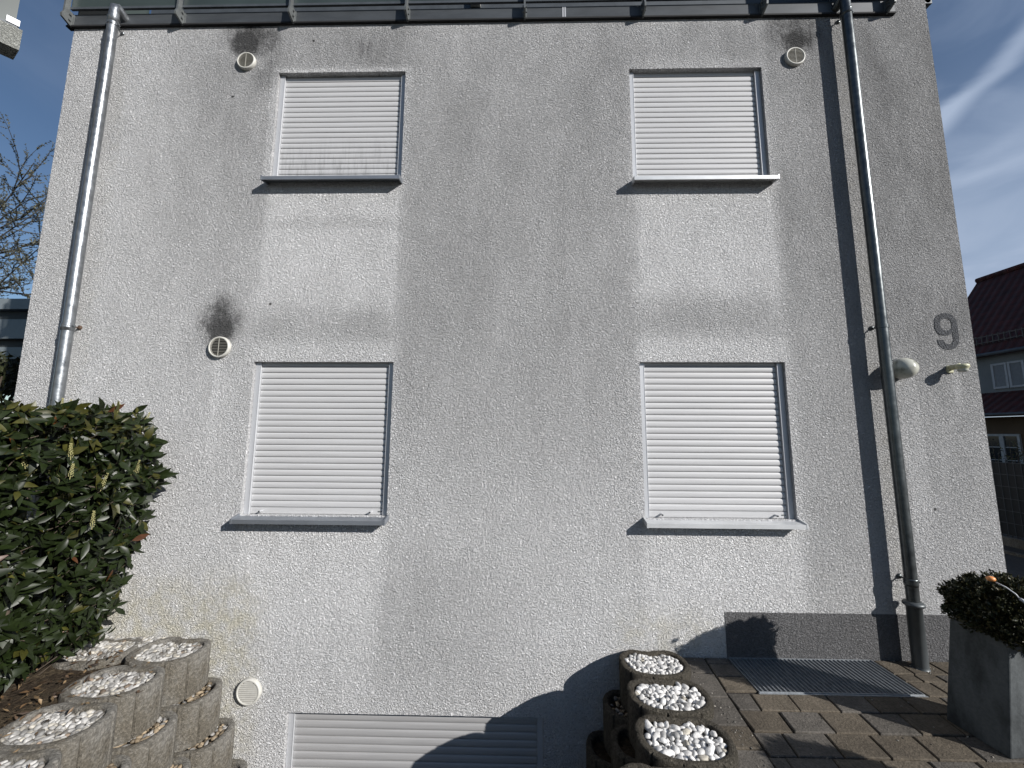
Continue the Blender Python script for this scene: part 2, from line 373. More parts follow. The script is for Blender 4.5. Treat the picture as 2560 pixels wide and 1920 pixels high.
m_ground = simple('dark ground', (0.045, 0.043, 0.040), 0.95, 0, 0.3, 3, 0.01, 25)
tag(g.build('ground', m_ground, fix=False), kind='structure')
jb = MB(); jb.box(1.12, 6.4, -7, -0.001, -0.044, -0.014)
tag(jb.build('paving_bed', m_joint), kind='structure')

pv = MB()
def slab(cs, c):
    """one bevelled slab from four ground corners (counter-clockwise)"""
    cs = [Vector((x, y, 0)) for x, y in cs]; ctr = sum(cs, Vector()) / 4
    b = 0.005; jz = random.uniform(-0.0015, 0.0015); tx = random.uniform(-.004, .004); ty = random.uniform(-.004, .004)
    def ring(k, z): return [p + (ctr - p).normalized() * k * 1.4 + Vector((0, 0, z + jz + (p.x-ctr.x)*tx + (p.y-ctr.y)*ty)) for p in cs]
    vs_ = ring(0, -0.035) + ring(0, -b) + ring(b, 0)
    fs = [(8,9,10,11)] + [(i, (i+1)%4, (i+1)%4+4, i+4) for i in range(4)] + [(i+4, (i+1)%4+4, (i+1)%4+8, i+8) for i in range(4)]
    pv.add(vs_, fs, c)
def pcol():
    k = random.uniform(0.85, 1.12); t = random.random()
    k *= 1.05; return (0.108*k, (0.091 if t > 0.3 else 0.098)*k, (0.070 if t > 0.3 else 0.086)*k)
GJ = 0.006
def left_edge(y): return 1.515 + (y - 0.04) * 0.0945
# lane beside the ring wall
lane_y = [0.05, -0.22, -0.495, -0.765, -0.95, -1.2, -1.46, -1.72, -2.0, -2.3, -2.6]
for a, b in zip(lane_y[:-1], lane_y[1:]):
    a = min(a, -0.004)
    slab([(1.16, b+GJ), (left_edge(b)-GJ, b+GJ), (left_edge(a)-GJ, a-GJ), (1.16, a-GJ)], pcol())
# beside the light well
for a, b in ((-0.004, -0.09), (-0.09, -0.255), (-0.255, -0.43)):
    slab([(left_edge(b)+GJ, b+GJ), (1.692, b+GJ), (1.692, a-GJ), (left_edge(a)+GJ, a-GJ)], pcol())
# right of the light well, round the standpipe
yy = [-0.004, -0.187, -0.28, -0.453]
for i, (a, b) in enumerate(zip(yy[:-1], yy[1:])):
    xs = [2.868] + ([3.03, 3.29, 3.55, 3.81, 4.07, 4.33, 4.6, 4.9, 5.2, 5.5] if i % 2 == 0 else [3.005, 3.17, 3.43, 3.69, 3.95, 4.21, 4.47, 4.8, 5.1, 5.5])
    for x0, x1 in zip(xs[:-1], xs[1:]):
        slab([(x0+GJ, b+GJ), (x1-GJ, b+GJ), (x1-GJ, a-GJ), (x0+GJ, a-GJ)], pcol())
# running-bond rows
starts = [1.624, 1.705, 1.605, 1.507, 1.64, 1.56, 1.67, 1.52, 1.60, 1.68, 1.55, 1.63]
for r_ in range(12):
    y1 = -0.433 - 0.1885 * r_; y0 = y1 - 0.1885
    y1b, y0b = (y1 - 0.014 if r_ == 0 else y1), y0
    xs = [left_edge((y0+y1)/2)]; x = starts[r_]
    while x < 5.6: xs.append(x); x += 0.261
    for i, (x0, x1) in enumerate(zip(xs[:-1], xs[1:])):
        s0 = -0.02 if i else 0
        g0 = GJ * random.uniform(0.5, 1.8); 
        if r_ == 1 and i == 1: g0 = 0.016
        slab([(x0 + s0 + g0, y0b+GJ), (x1 - 0.02 - GJ*0.4, y0b+GJ), (x1 - GJ*0.4, y1b-GJ), (x0 + g0, y1b-GJ)], pcol())
tag(pv.build('pavement', m_paver, fix=False), kind='structure')

# grass verge-like dark yard to the right of the house
yd = MB(); yd.box(4.06, 8.1, 0.02, 30, -0.04, -0.005)
tag(yd.build('yard', simple('worn asphalt', (0.05, 0.047, 0.043), 0.9, 0, 0.35, 5, 0.02, 14, sc=(3, 0.6, 1))), kind='structure')
# raised soil on the left
so = MB()
N = 44
for i in range(N+1):
    for j in range(N+1):
        x = -9 + (6.6) * i / N if i < N else -2.42
        y = -5.0 + 5.0 * j / N
        x = -9 + 6.2 * (i / N)
        z = 0.045 + 0.05 * noise.noise(Vector((x*2.1, y*2.1, 0))) + 0.02 * noise.noise(Vector((x*8, y*8, 3))) + max(0, (-2.9 - x)) * 0.02
        so.v.append((x, y, z))
for i in range(N):
    for j in range(N):
        so.f.append((i*(N+1)+j, (i+1)*(N+1)+j, (i+1)*(N+1)+j+1, i*(N+1)+j+1)); so.c.append(None)
tag(so.build('soil', m_soil, smooth=True), kind='structure')

# ------------------------------------------------------------------ the house
house = empty('apartment_house', (0, 0, -0.04))
tag(house, 'tall grey rough plastered house with closed white roller shutters and a painted 9', 'house')
WX0, WX1 = -4.652, 4.038
WIN = {'ul': (-2.453, -1.160, 4.232, 5.420), 'ur': (1.073, 2.370, 4.200, 5.410), 'll': (-2.447, -1.155, 1.090, 2.452),
       'lr': (1.074, 2.362, 1.093, 2.456), 'bs': (-1.914, 0.196, -1.16, -0.480)}
wm = MB()
def wall_cells(x0, x1, z0, z1, holes):
    xs = sorted({x0, x1} | {h[0] for h in holes} | {h[1] for h in holes}); zs = sorted({z0, z1} | {h[2] for h in holes} | {h[3] for h in holes})
    for a, b in zip(xs[:-1], xs[1:]):
        for c, d in zip(zs[:-1], zs[1:]):
            cx, cz = (a+b)/2, (c+d)/2
            if any(h[0] < cx < h[1] and h[2] < cz < h[3] for h in holes): continue
            wm.add([(a,0,c),(b,0,c),(b,0,d),(a,0,d)], [(0,1,2,3)])
H = list(WIN.values())
wall_cells(WX0, 3.72, -1.44, 6.0, H)
wm.add([(3.72,0,-1.44),(WX1,0,-1.44),(WX1,0,9.2),(3.72,0,9.2)], [(0,1,2,3)])
wm.add([(WX1,0,-1.44),(WX1,9,-1.44),(WX1,9,9.2),(WX1,0,9.2)], [(0,1,2,3)])
wm.add([(WX0,0,-1.44),(WX0,0,6.0),(WX0,9,6.0),(WX0,9,-1.44)], [(0,1,2,3)])
wm.add([(WX0,0,6.0),(3.72,0,6.0),(3.72,9,6.0),(WX0,9,6.0)], [(0,1,2,3)])
wm.add([(3.72,0,6.0),(3.72,0,9.2),(3.72,9,9.2),(3.72,9,6.0)], [(0,1,2,3)])
wm.add([(3.72,0,9.2),(WX1,0,9.2),(WX1,9,9.2),(3.72,9,9.2)], [(0,1,2,3)])
wm.add([(WX0,9,-1.44),(WX0,9,6.0),(3.72,9,6.0),(3.72,9,9.2),(WX1,9,9.2),(WX1,9,-1.44)], [(0,1,2,3,4,5)])
RD = 0.085
for (a, b, c, d) in H:
    wm.add([(a,0,c),(a,RD,c),(a,RD,d),(a,0,d)], [(0,1,2,3)]); wm.add([(b,0,c),(b,0,d),(b,RD,d),(b,RD,c)], [(0,1,2,3)])
    wm.add([(a,0,d),(a,RD,d),(b,RD,d),(b,0,d)], [(0,1,2,3)]); wm.add([(a,0,c),(b,0,c),(b,RD,c),(a,RD,c)], [(0,1,2,3)])
    wm.add([(a,RD,c),(b,RD,c),(b,RD,d),(a,RD,d)], [(0,1,2,3)])
wm.build('wall', m_wall, house, fix=False)
# painted base band
pb = MB(); pb.box(1.702, WX1 - 0.003, -0.003, 0.002, -0.04, 0.350); pb.box(WX1-0.001, WX1+0.003, -0.003, 9, -0.04, 0.350)
pb.build('plinth', m_wall2, house)
# painted numeral: outlines traced as strokes of constant weight
def stroke(pts, wd, y0=-0.0035, y1=0.001):
    m_ = MB(); n = len(pts); L_, R_ = [], []
    for i, p in enumerate(pts):
        p = Vector(p); d = (Vector(pts[min(i+1, n-1)]) - Vector(pts[max(i-1, 0)])).normalized(); q = Vector((-d.y, d.x))
        L_.append(p + q * wd/2); R_.append(p - q * wd/2)
    for i in range(n-1):
        a, b, c, d = L_[i], L_[i+1], R_[i+1], R_[i]
        vs_ = [(p.x, y0, p.y) for p in (a, b, c, d)] + [(p.x, y1, p.y) for p in (a, b, c, d)]
        m_.add(vs_, [(0,1,2,3)] + ([(0,4,5,1), (3,2,6,7)]))
    return m_
cx9 = 3.813
def interp(pts, n=10):                                   # Catmull-Rom
    out = []
    P_ = [Vector(p) for p in pts]; P_ = [P_[0]] + P_ + [P_[-1]]
    for i in range(1, len(P_)-2):
        for k in range(n):
            t = k/n; a, b, c, d = P_[i-1:i+3]
            out.append(0.5*((2*b) + (c-a)*t + (2*a-5*b+4*c-d)*t*t + (3*b-a-3*c+d)*t*t*t))
    out.append(P_[-2]); return out
n9 = MB()
OUT = interp([(3.712,2.800),(3.722,2.855),(3.760,2.893),(3.816,2.905),(3.872,2.890),(3.905,2.845),(3.912,2.770),(3.912,2.690),(3.898,2.622),(3.862,2.583),(3.808,2.571),(3.756,2.586),(3.726,2.622),(3.716,2.658)], 5)
INN = interp([(3.764,2.790),(3.768,2.828),(3.788,2.850),(3.816,2.856),(3.845,2.848),(3.860,2.825),(3.862,2.780),(3.862,2.700),(3.858,2.655),(3.842,2.630),(3.815,2.620),(3.790,2.630),(3.778,2.645),(3.772,2.660)], 5)
for i in range(len(OUT)-1):
    a, b, c, d = OUT[i], OUT[i+1], INN[i+1], INN[i]
    n9.add([(p.x, -0.003, p.y) for p in (a, b, c, d)], [(0,1,2,3)])
O2 = interp([(3.7117,2.803),(3.713,2.760),(3.738,2.715),(3.785,2.700),(3.830,2.706),(3.8625,2.728)], 6)
I2 = interp([(3.7637,2.793),(3.768,2.768),(3.783,2.750),(3.812,2.745),(3.842,2.754),(3.8625,2.776)], 6)
for i in range(len(O2)-1):
    a, b, c, d = O2[i], O2[i+1], I2[i+1], I2[i]
    n9.add([(p.x, -0.0034, p.y) for p in (a, b, c, d)], [(0,1,2,3)])
o = n9.build('house_number', m_nine, house, fix=False)
o['label'] = 'grey painted number 9 on the plaster'

# windows with closed roller shutters
def make_window(k, pitch, sill_mat, wlabel, visible_bar=True):
    a, b, c, d = WIN[k]
    root = bpy.data.objects.new('window', None); col.objects.link(root); root.parent = house; root.location = (a, 0.05, c); root['label'] = wlabel
    root.matrix_parent_inverse = Matrix.Translation(-house.location)
    def sub(mb, name, mat, **kw):
        o = mb.build(name, mat, None, **kw); o.parent = root
        o.matrix_parent_inverse = Matrix.Translation(-Vector((a, 0.05, c))) ; return o
    ys = 0.058
    xa, xb = a + 0.049, b - 0.049
    s = MB(); bar = 0.058 if k != 'bs' else 0.0
    nsl = int(math.ceil((d - c - bar) / pitch)); pr = [(0.0, 0.010), (0.045, 0.007), (0.065, -0.002), (0.14, -0.0045), (0.32, -0.006), (0.55, -0.0063), (0.76, -0.0050), (0.90, -0.002), (0.965, 0.003), (1.0, 0.010)]
    for i in range(nsl):
        z0 = c + bar + i * pitch; jit = random.uniform(-0.0006, 0.0006)
        vs_ = []
        for t, yy_ in pr: vs_ += [(xa + 0.002, ys + yy_ + jit, z0 + t*pitch), (xb - 0.002, ys + yy_ + jit, z0 + t*pitch)]
        fs = [(2*j, 2*j+1, 2*j+3, 2*j+2) for j in range(len(pr)-1)]
        s.add(vs_, fs)
    if bar:
        s.add([(xa+.002,ys-.006,c+.004),(xb-.002,ys-.006,c+.004),(xb-.002,ys-.006,c+bar-.003),(xa+.002,ys-.006,c+bar-.003),(xb-.002,ys+.008,c+bar),(xa+.002,ys+.008,c+bar)], [(0,1,2,3),(3,2,4,5)])
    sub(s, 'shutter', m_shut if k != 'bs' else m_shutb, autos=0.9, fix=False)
    for x0, x1 in ((a + 0.001, a + 0.049), (b - 0.049, b - 0.001)):
        rr = MB(); rr.box(x0, x1, 0.034, 0.072, c, d - 0.002)
        if x0 < a + .01: rr.box(x1-0.004, x1+0.0012, 0.0315, 0.034, c, d - 0.002)
        else: rr.box(x0-0.0012, x0+0.004, 0.0315, 0.034, c, d - 0.002)
        sub(rr, 'guide_rail', m_rail, bevel=0.002)
    if k != 'bs':
        sl = MB(); e = 0.012; x0, x1 = a - 0.013, b + 0.014; yf = -0.10
        zt = c - 0.002; zf = c - 0.020
        if k[0] == 'u': zf = c - 0.010
        sl.add([(x0,0.05,zt),(x1,0.05,zt),(x1,yf,zf),(x0,yf,zf),(x0,yf,zf-.034),(x1,yf,zf-.034),(x1,yf+.012,zf-.034),(x0,yf+.012,zf-.034),(x1,yf+.002,zf-.003),(x0,yf+.002,zf-.003),(x1,0.05,zt-.003),(x0,0.05,zt-.003)],
               [(0,3,2,1),(3,4,5,2),(4,7,6,5),(9,8,6,7),(9,11,10,8)])
        for xx in (x0 - 0.004, x1 - 0.010):
            xw = 0.014
            sl.add([(xx,-0.001,zt+.014),(xx+xw,-0.001,zt+.014),(xx+xw,yf-.002,zf+.008),(xx,yf-.002,zf+.008),(xx,yf-.002,zf-.036),(xx+xw,yf-.002,zf-.036),(xx+xw,-0.001,zt-.030),(xx,-0.001,zt-.030)],
                   [(0,3,2,1),(3,4,5,2),(4,7,6,5),(0,7,4,3),(1,2,5,6)])
        sub(sl, 'sill', sill_mat)
    if bar and k[0] == 'l':
        for xx in (a + 0.155, b - 0.155):
            p = MB(); p.tube([(xx, ys - 0.006, c + 0.028), (xx, 0.012, c + 0.028)], 0.0085, 12); sub(p, 'stopper', m_rail, smooth=False)
            p = MB(); p.tube([(xx, 0.012, c + 0.028), (xx, 0.008, c + 0.028)], 0.0065, 10); sub(p, 'stopper_tip', m_black)
        p = MB(); p.box(b - 0.098, b - 0.062, ys - 0.0085, ys - 0.006, c + 0.024, c + 0.034); sub(p, 'badge', m_fin)
make_window('ul', 0.0565, m_silld, 'upper window under the sooty plaster, dirty lower slats')
make_window('ur', 0.0555, m_sill, 'upper window beside the right hand downpipe')
make_window('ll', 0.0550, m_silld, 'ground floor window with a dark grey sill')
make_window('lr', 0.0555, m_sill, 'ground floor window with an aluminium sill, sun glare painted bright')
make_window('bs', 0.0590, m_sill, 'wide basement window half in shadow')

# balcony edge at the top of the wall
f = MB(); f.box(-4.715, 0.431, -0.016, 0.004, 5.978, 6.112); f.box(0.437, 3.716, -0.016, 0.004, 5.978, 6.112)
f.build('fascia', m_fascia, house)
for xx in (0.416, 0.4375): f = MB(); f.box(xx, xx+0.0145, -0.019, -0.016, 5.979, 6.111); f.build('fascia_joint', m_rail, house)
f = MB(); f.box(-4.71, 3.71, -0.030, 0.02, 5.962, 5.978)
f.build('shade_strip', m_black, house)  # black strip stands in for the shade under the fascia
f = MB(); f.box(-4.64, 3.71, 0.006, 9.0, 6.004, 6.10)
f.build('terrace_slab', m_dark, house)
fins = [-4.665, -3.487, -2.333, -1.155, 0.035, 1.222, 2.405, 3.63]
for i, x in enumerate(fins):
    t = 0.009
    fb = MB()
    prof = [(-0.016, 5.972), (-0.018, 5.960), (-0.112, 5.992), (-0.118, 6.020), (-0.100, 6.07), (-0.096, 6.62), (-0.060, 6.62), (-0.055, 6.115), (-0.016, 6.112)]
    n = len(prof)
    fb.add([(x-t, y, z) for y, z in prof] + [(x+t, y, z) for y, z in prof], [tuple(range(n)), tuple(reversed(range(n, 2*n)))] + [(j, j+n, (j+1)%n+n, (j+1)%n) for j in range(n)])
    fb.box(x - 0.022, x + 0.022, -0.022, -0.016, 5.985, 6.105)
    o = fb.build('balcony_bracket', m_fin, house)
    for zz in (6.015, 6.075):
        q = MB(); q.tube([(x-0.022, -0.052, zz), (x+0.022, -0.052, zz)], 0.011, 6)
        q = q.build('bolt', m_fin); q.parent = o
for x0, x1 in zip(fins[:-1], fins[1:]):
    q = MB(); q.box(x0+0.012, x1-0.012, -0.050, -0.040, 6.158, 7.05)
    gp = q.build('glass_panel', m_glass, house)
    q = MB(); q.box(x0+0.009, x1-0.009, -0.056, -0.034, 6.132, 6.157); q = q.build('rail', m_dark); q.parent = gp
q = MB(); q.box(-4.665, -4.655, 0.02, 0.7, 6.158, 7.05); q.build('glass_panel', m_glass, house)
# set back top floor seen through the gap
q = MB(); q.box(-4.63, 3.715, 0.70, 0.9, 6.104, 8.45); q.build('upper_wall', m_dark, house)
q = MB(); q.box(-4.64, 3.715, 0.05, 9.0, 8.451, 8.7)
q.build('roof', m_dark, house)
q = MB(); q.box(-0.62, -0.50, 0.64, 0.699, 7.0, 7.25); q.build('junction_box', m_vent, house)
q = MB(); q.box(4.04, 4.13, 0.02, 0.10, 6.125, 6.20); q.tube([(4.09, 0.02, 6.16), (4.09, 5.0, 6.16)], 0.03, 10); q.build('gutter', m_dark, house)
settle(house)

# ------------------------------------------------------------------ downpipes
def clamp(parent, x, z, y=-0.10, rad=0.042, ros=None, side=0, rosmat=None):
    c = MB(); c.lathe([(rad+0.001, -0.016), (rad+0.005, -0.015), (rad+0.005, 0.015), (rad+0.001, 0.016)], Matrix.Translation((x, y, z)), 28)
    c.box(x + 0.038 , x + 0.066, y - 0.006, y + 0.006, z - 0.007, z + 0.007)
    c.tube([(x+0.057, y-0.016, z), (x+0.057, y+0.016, z)], 0.005, 8)
    o = c.build('clamp', m_zinc, parent)
    r_ = MB(); zz = z + (ros or 0.012)
    r_.tube([(x, y + rad, z), (x, -0.012, zz)], 0.0055, 8)
    r_.lathe([(0.0, 0.016), (0.012, 0.015), (0.019, 0.009), (0.021, 0.0)], Matrix.Translation((x, -0.001, zz)) @ Matrix.Rotation(R(90), 4, 'X'), 18)
    k = r_.build('wall_stud', rosmat or m_zinc, None, smooth=True); k.parent = o
    return o
def downpipe(x, ztop, zbot, label, elbow, foot, mats=m_zinc):
    root = empty('downpipe', (x, -0.10, zbot)); tag(root, label, 'downpipe', 'zinc downpipes on the facade')
    p = MB(); y = -0.10; r0 = 0.042
    pts = [(x, y, 0.47 if foot else zbot), (x, y, ztop)]
    zs = [(0.47 if foot else zbot) + (ztop - (0.47 if foot else zbot)) * i / 10 for i in range(11)]
    p.tube([(x + 0.0015*math.sin(i*1.7), y, z) for i, z in enumerate(zs)], r0, 36)
    p.build('pipe', mats, root, autos=0.7)
    for z in ((5.90, 0.66) if foot else (5.955, 2.765)):
        q = MB(); q.lathe([(r0-0.001, -0.05), (r0+0.0035, -0.048), (r0+0.0035, -0.008), (r0+0.006, -0.004), (r0+0.006, 0.006), (r0, 0.010)], Matrix.Translation((x, y, z)), 32)
        q.build('sleeve', mats, root, smooth=True)
    e = MB(); e.tube(elbow, 0.0415, 28); e.build('elbow', mats, root, autos=0.7)
    if foot:
        s = MB(); s.lathe([(0.056, 0.0), (0.052, 0.006), (0.050, 0.02), (0.050, 0.455), (0.060, 0.458), (0.068, 0.466), (0.070, 0.474), (0.068, 0.482), (0.060, 0.490), (0.050, 0.492), (0.043, 0.496)], Matrix.Translation((x, y, 0)), 40)
        s.build('standpipe', m_stand, root, smooth=True)
    return root
m_stand = simple('grey painted iron', (0.085, 0.095, 0.10), 0.45, 0.4, 0.15, 6)
M = Mat('zinc with dark reflections', 0.30, 0.8); v2 = M.noise(16, 4, 0.6); v3 = M.noise(2.5, 4, 0.6, sc=(1, 1, 0.3))  # right pipe: dark reflections put into the zinc's base colour
M.color(M.scale((0.105, 0.115, 0.118), v2.sm(0.2, 0.8, 0.75, 1.25) * v3.sm(0.2, 0.8, 0.8, 1.2))); M.rough(v2.sm(0.2, 0.8, 0.26, 0.42)); m_zinc2 = M.m
lp = downpipe(-4.125, 6.01, 0.0, 'shiny galvanised downpipe rising behind the hedge, bent end at its top', [(-4.125,-0.10,5.99),(-4.125,-0.10,6.05),(-4.125,-0.098,6.085),(-4.122,-0.085,6.10),(-4.115,-0.055,6.085),(-4.11,-0.02,6.060),(-4.108,0.01,6.045)], False)
clamp(lp, -4.125, 2.760, rosmat=m_rust); clamp(lp, -4.125, 5.885)
rp = downpipe(3.157, 6.6, 0.0, 'dark downpipe with iron foot beside the light well grate', [(3.157,-0.10,6.10),(3.150,-0.075,6.075),(3.14,-0.035,6.045),(3.135,0.01,6.03)], True, m_zinc2)
rust_ = m_zinc; m_zinc = m_zinc2; clamp(rp, 3.157, 2.755); clamp(rp, 3.157, 5.885); clamp(rp, 3.157, 0.640); m_zinc = rust_
settle(lp); settle(rp)

# ------------------------------------------------------------------ vents
def vent(x, z, r0, label, closed=False):
    root = empty('vent_cover', (x, 0, z)); tag(root, label, 'vent cover', 'round vent covers on the plaster')
    T = Matrix.Rotation(R(90), 4, 'X')                  # local +Z -> world -Y
    rim = MB(); rim.lathe([(r0*0.98, 0), (r0, 0.004), (r0*0.985, 0.026), (r0*0.95, 0.032), (r0*0.86, 0.033), (r0*0.83, 0.030), (r0*0.815, 0.010)], T, 48)
    o = rim.build('rim', m_vent, root, smooth=True)
    bk = MB(); bk.lathe([(0.0, 0.004), (r0*0.83, 0.004)], T, 40); bk.build('duct', m_stand if closed else m_black, root)
    lv = MB(); n = 11
    for i in range(n):
        zz = -r0*0.80 + r0*1.60*(i+0.5)/n; hw = math.sqrt(max(0, (r0*0.82)**2 - zz*zz))
        if closed: lv.box(-hw, hw, -0.030, -0.018, zz-0.0048, zz+0.0048)
        else: lv.box(-hw, hw, -0.030, -0.022, zz-0.0011, zz+0.0011)
    if not closed: lv.box(-0.0018, 0.0018, -0.031, -0.026, -r0*0.81, r0*0.81)
    lv.build('louvre', m_vent if closed else m_ventg, root, fix=False)
vent(-2.783, 5.540, 0.093, 'sooty round vent cover beside the upper window nearest the shiny left downpipe')
vent(2.693, 5.502, 0.095, 'round white vent cover high beside the dark right downpipe')
vent(-2.768, 2.584, 0.100, 'round vent cover above and left of the lower window with the dark sill')
vent(-2.234, -0.318, 0.102, 'round vent cover with pale closed louvres, above the basement window corner', True)

# ------------------------------------------------------------------ wall lamp and sensor
root = empty('wall_lamp', (3.325, 0, 2.39)); tag(root, 'egg shaped wall lamp with dirty frosted glass behind the dark downpipe', 'wall lamp')
M = Mat('dirty opal glass', 0.22); M.color(M.mix(M.noise(9, 4, 0.6).sm(0.45, 0.7), (0.50, 0.50, 0.44), (0.16, 0.16, 0.12))); m_opal = M.m
gl = MB(); T = Matrix.Rotation(R(90), 4, 'X')
gl.lathe([(0.080, 0.022), (0.088, 0.035), (0.092, 0.06), (0.089, 0.095), (0.078, 0.125), (0.060, 0.150), (0.035, 0.167), (0.0005, 0.174)], T, 40); gl.build('globe', m_opal, root, smooth=True)
gb = MB(); gb.lathe([(0.082, 0.0), (0.086, 0.004), (0.086, 0.024), (0.092, 0.026), (0.092, 0.034), (0.084, 0.036)], T, 40); gb.build('base', m_stand, root, smooth=True)
root = empty('motion_sensor', (3.79, 0, 2.395)); tag(root, 'small yellowed motion sensor on an arm under the painted 9', 'motion sensor')
m_yel = simple('yellowed plastic', (0.50, 0.49, 0.33), 0.45, 0, 0.12, 25)
sb = MB(); sb.box(-0.028, 0.022, -0.018, 0.0, -0.035, 0.03); sb.build('base', m_yel, root, bevel=0.006)
sb = MB(); sb.tube([(-0.005,-0.015,0.008), (-0.002,-0.06,0.012), (0.002,-0.085,0.010)], [0.024, 0.022, 0.028], 14); sb.build('arm', m_yel, root, smooth=True)
sb = MB(); sb.lathe([(0.0,0.034),(0.040,0.030),(0.044,0.02),(0.044,0.004),(0.038,0.0),(0.036,-0.010)], Matrix.Translation((0.002,-0.105,-0.005)), 28); sb.build('head', m_yel, root, smooth=True)
sb = MB(); sb.lathe([(0.034,-0.008),(0.035,-0.022),(0.026,-0.034),(0.0005,-0.038)], Matrix.Translation((0.002,-0.105,-0.005)), 28); sb.build('lens', m_opal, root, smooth=True)

# ------------------------------------------------------------------ light well grate
m_galv = simple('grate steel', (0.30, 0.32, 0.34), 0.5, 0.5, 0.2, 30)
root = empty('light_well_grate', (2.28, -0.22, 0)); tag(root, 'galvanised steel grate over the light well against the dark base band', 'grate')
x0, x1, y0, y1 = 1.703, 2.853, -0.436, -0.004
fr = MB(); t = 0.005
fr.box(x0, x1, y0-0.002, y0+t, -0.03, 0.004); fr.box(x0, x1, y1-t, y1+0.0, -0.03, 0.003); fr.box(x0, x0+t, y0+t, y1-t, -0.03, 0.004); fr.box(x1-t, x1, y0+t, y1-t, -0.03, 0.004)
fr.box(x0-0.008, x1+0.01, y0-0.016, y0-0.0025, -0.03, -0.001)
fr.build('frame', m_galv, root)
gr = MB(); n = 35
for i in range(1, n):
    x = x0 + (x1-x0)*i/n; gr.box(x-0.0022, x+0.0022, y0+t, y1-t, -0.026, 0.001)
gr.build('bearing_bars', m_galv, root)
gr = MB(); n2 = 38
for i in range(1, n2):
    y = y0 + (y1-y0)*i/n2; gr.box(x0+t, x1-t, y-0.0011, y+0.0011, -0.014, -0.006)
gr.build('cross_bars', m_galv, root)
gr = MB(); gr.add([(x0,y0,-.0405),(x1,y0,-.0405),(x1,y1,-.0405),(x0,y1,-.0405)], [(0,1,2,3)]); gr.build('shaft', m_black, root)
settle(root)

# ------------------------------------------------------------------ planting rings with pebbles
def outline(a, b, dent, n=64, inset=0.0):
    pts = []
    for k in range(n):
        t = 2*math.pi*k/n; c, s_ = math.cos(t), math.sin(t)
        x = (a-inset) * math.copysign(abs(c)**0.82, c); y = (b-inset) * math.copysign(abs(s_)**0.82, s_)
        if s_ > 0: y -= dent * math.exp(-(x/(0.42*a))**2)
        pts.append((x, y))
    return pts
def ring(cx, cy, ztop, a, b, dent, rotd, mat, label, group, h=0.30, groove=True):
    root = empty('planting_ring', (cx, cy, ztop - h)); root.rotation_euler.z = R(rotd); tag(root, label, 'planting ring', group)
    n = 144; wt = 0.046; sh = MB()
    levels = [(0, 0.0, 0), (0, h-0.014, 0), (0.004, h-0.004, 0), (0.012, h, 0), (wt-0.010, h, 1), (wt-0.003, h-0.004, 1), (wt, h-0.012, 1), (wt+0.004, h-0.11, 1)]
    seed = cx*13.7 + cy*7.3
    for ins, z, inner in levels:
        for k, (x, y) in enumerate(outline(a, b, dent, n, ins)):
            gk = 1.0
            if groove and not inner and k % 16 == 7: gk = 0.956
            nn = noise.noise(Vector((x*14+seed, y*14, z*9))) * 0.004
            d = math.hypot(x, y) or 1
            sh.v.append((x*gk + x/d*nn, y*gk + y/d*nn, z + noise.noise(Vector((x*22, y*22+seed, z)))*0.003))
    for i in range(len(levels)-1):
        for k in range(n): sh.f.append((i*n+k, i*n+(k+1)%n, (i+1)*n+(k+1)%n, (i+1)*n+k)); sh.c.append(None)
    sh.build('shell', mat, root, autos=0.6)
    so_ = MB(); pts = outline(a, b, dent, n, wt-0.002)
    so_.v = [(0, 0, h-0.045)] + [(x, y, h-0.055) for x, y in pts]; so_.f = [(0, 1+k, 1+(k+1)%n) for k in range(n)]; so_.c = [None]*n
    so_.build('soil_fill', m_soil, root)
    return root
ico = []
for sub_ in (1, 2):
    bm = bmesh.new(); bmesh.ops.create_icosphere(bm, subdivisions=sub_, radius=1.0); bm.verts.ensure_lookup_table()
    ico.append(([v.co.copy() for v in bm.verts], [tuple(v.index for v in f_.verts) for f_ in bm.faces])); bm.free()
def pebble(mb, p, s, col_, ang=True, el=1.35, lod=1):
    vs0, fs0 = ico[lod]
    q = Matrix.Rotation(random.uniform(0, 6.28), 3, 'Z') @ Matrix.Rotation(random.gauss(0, 0.45), 3, 'X') @ Matrix.Rotation(random.gauss(0, 0.4), 3, 'Y')
    sc_ = Vector((s*random.uniform(1.0, el), s*random.uniform(0.75, 1.0), s*random.uniform(0.5, 0.8)))
    off = Vector((random.uniform(-99, 99), random.uniform(-99, 99), 0)); am = 0.30 if ang else 0.14
    cuts = [Vector((random.gauss(0,1), random.gauss(0,1), random.gauss(0,1))).normalized() for _ in range(5 if ang else 2)]
    vs_ = []
    for v in vs0:
        k = v.copy()
        for c_ in cuts:
            d = k.dot(c_)
            if d > 0.72: k = k - c_ * (d - 0.72) * 0.85
        k = k * (1 + am * noise.noise(k * 1.1 + off))
        vs_.append(p + q @ Vector((k.x*sc_.x, k.y*sc_.y, k.z*sc_.z)))
    mb.add(vs_, fs0, col_)
def inside(pts, x, y):
    r_ = False; n = len(pts); j = n-1
    for i in range(n):
        xi, yi = pts[i]; xj, yj = pts[j]
        if (yi > y) != (yj > y) and x < (xj-xi)*(y-yi)/(yj-yi) + xi: r_ = not r_
        j = i
    return r_
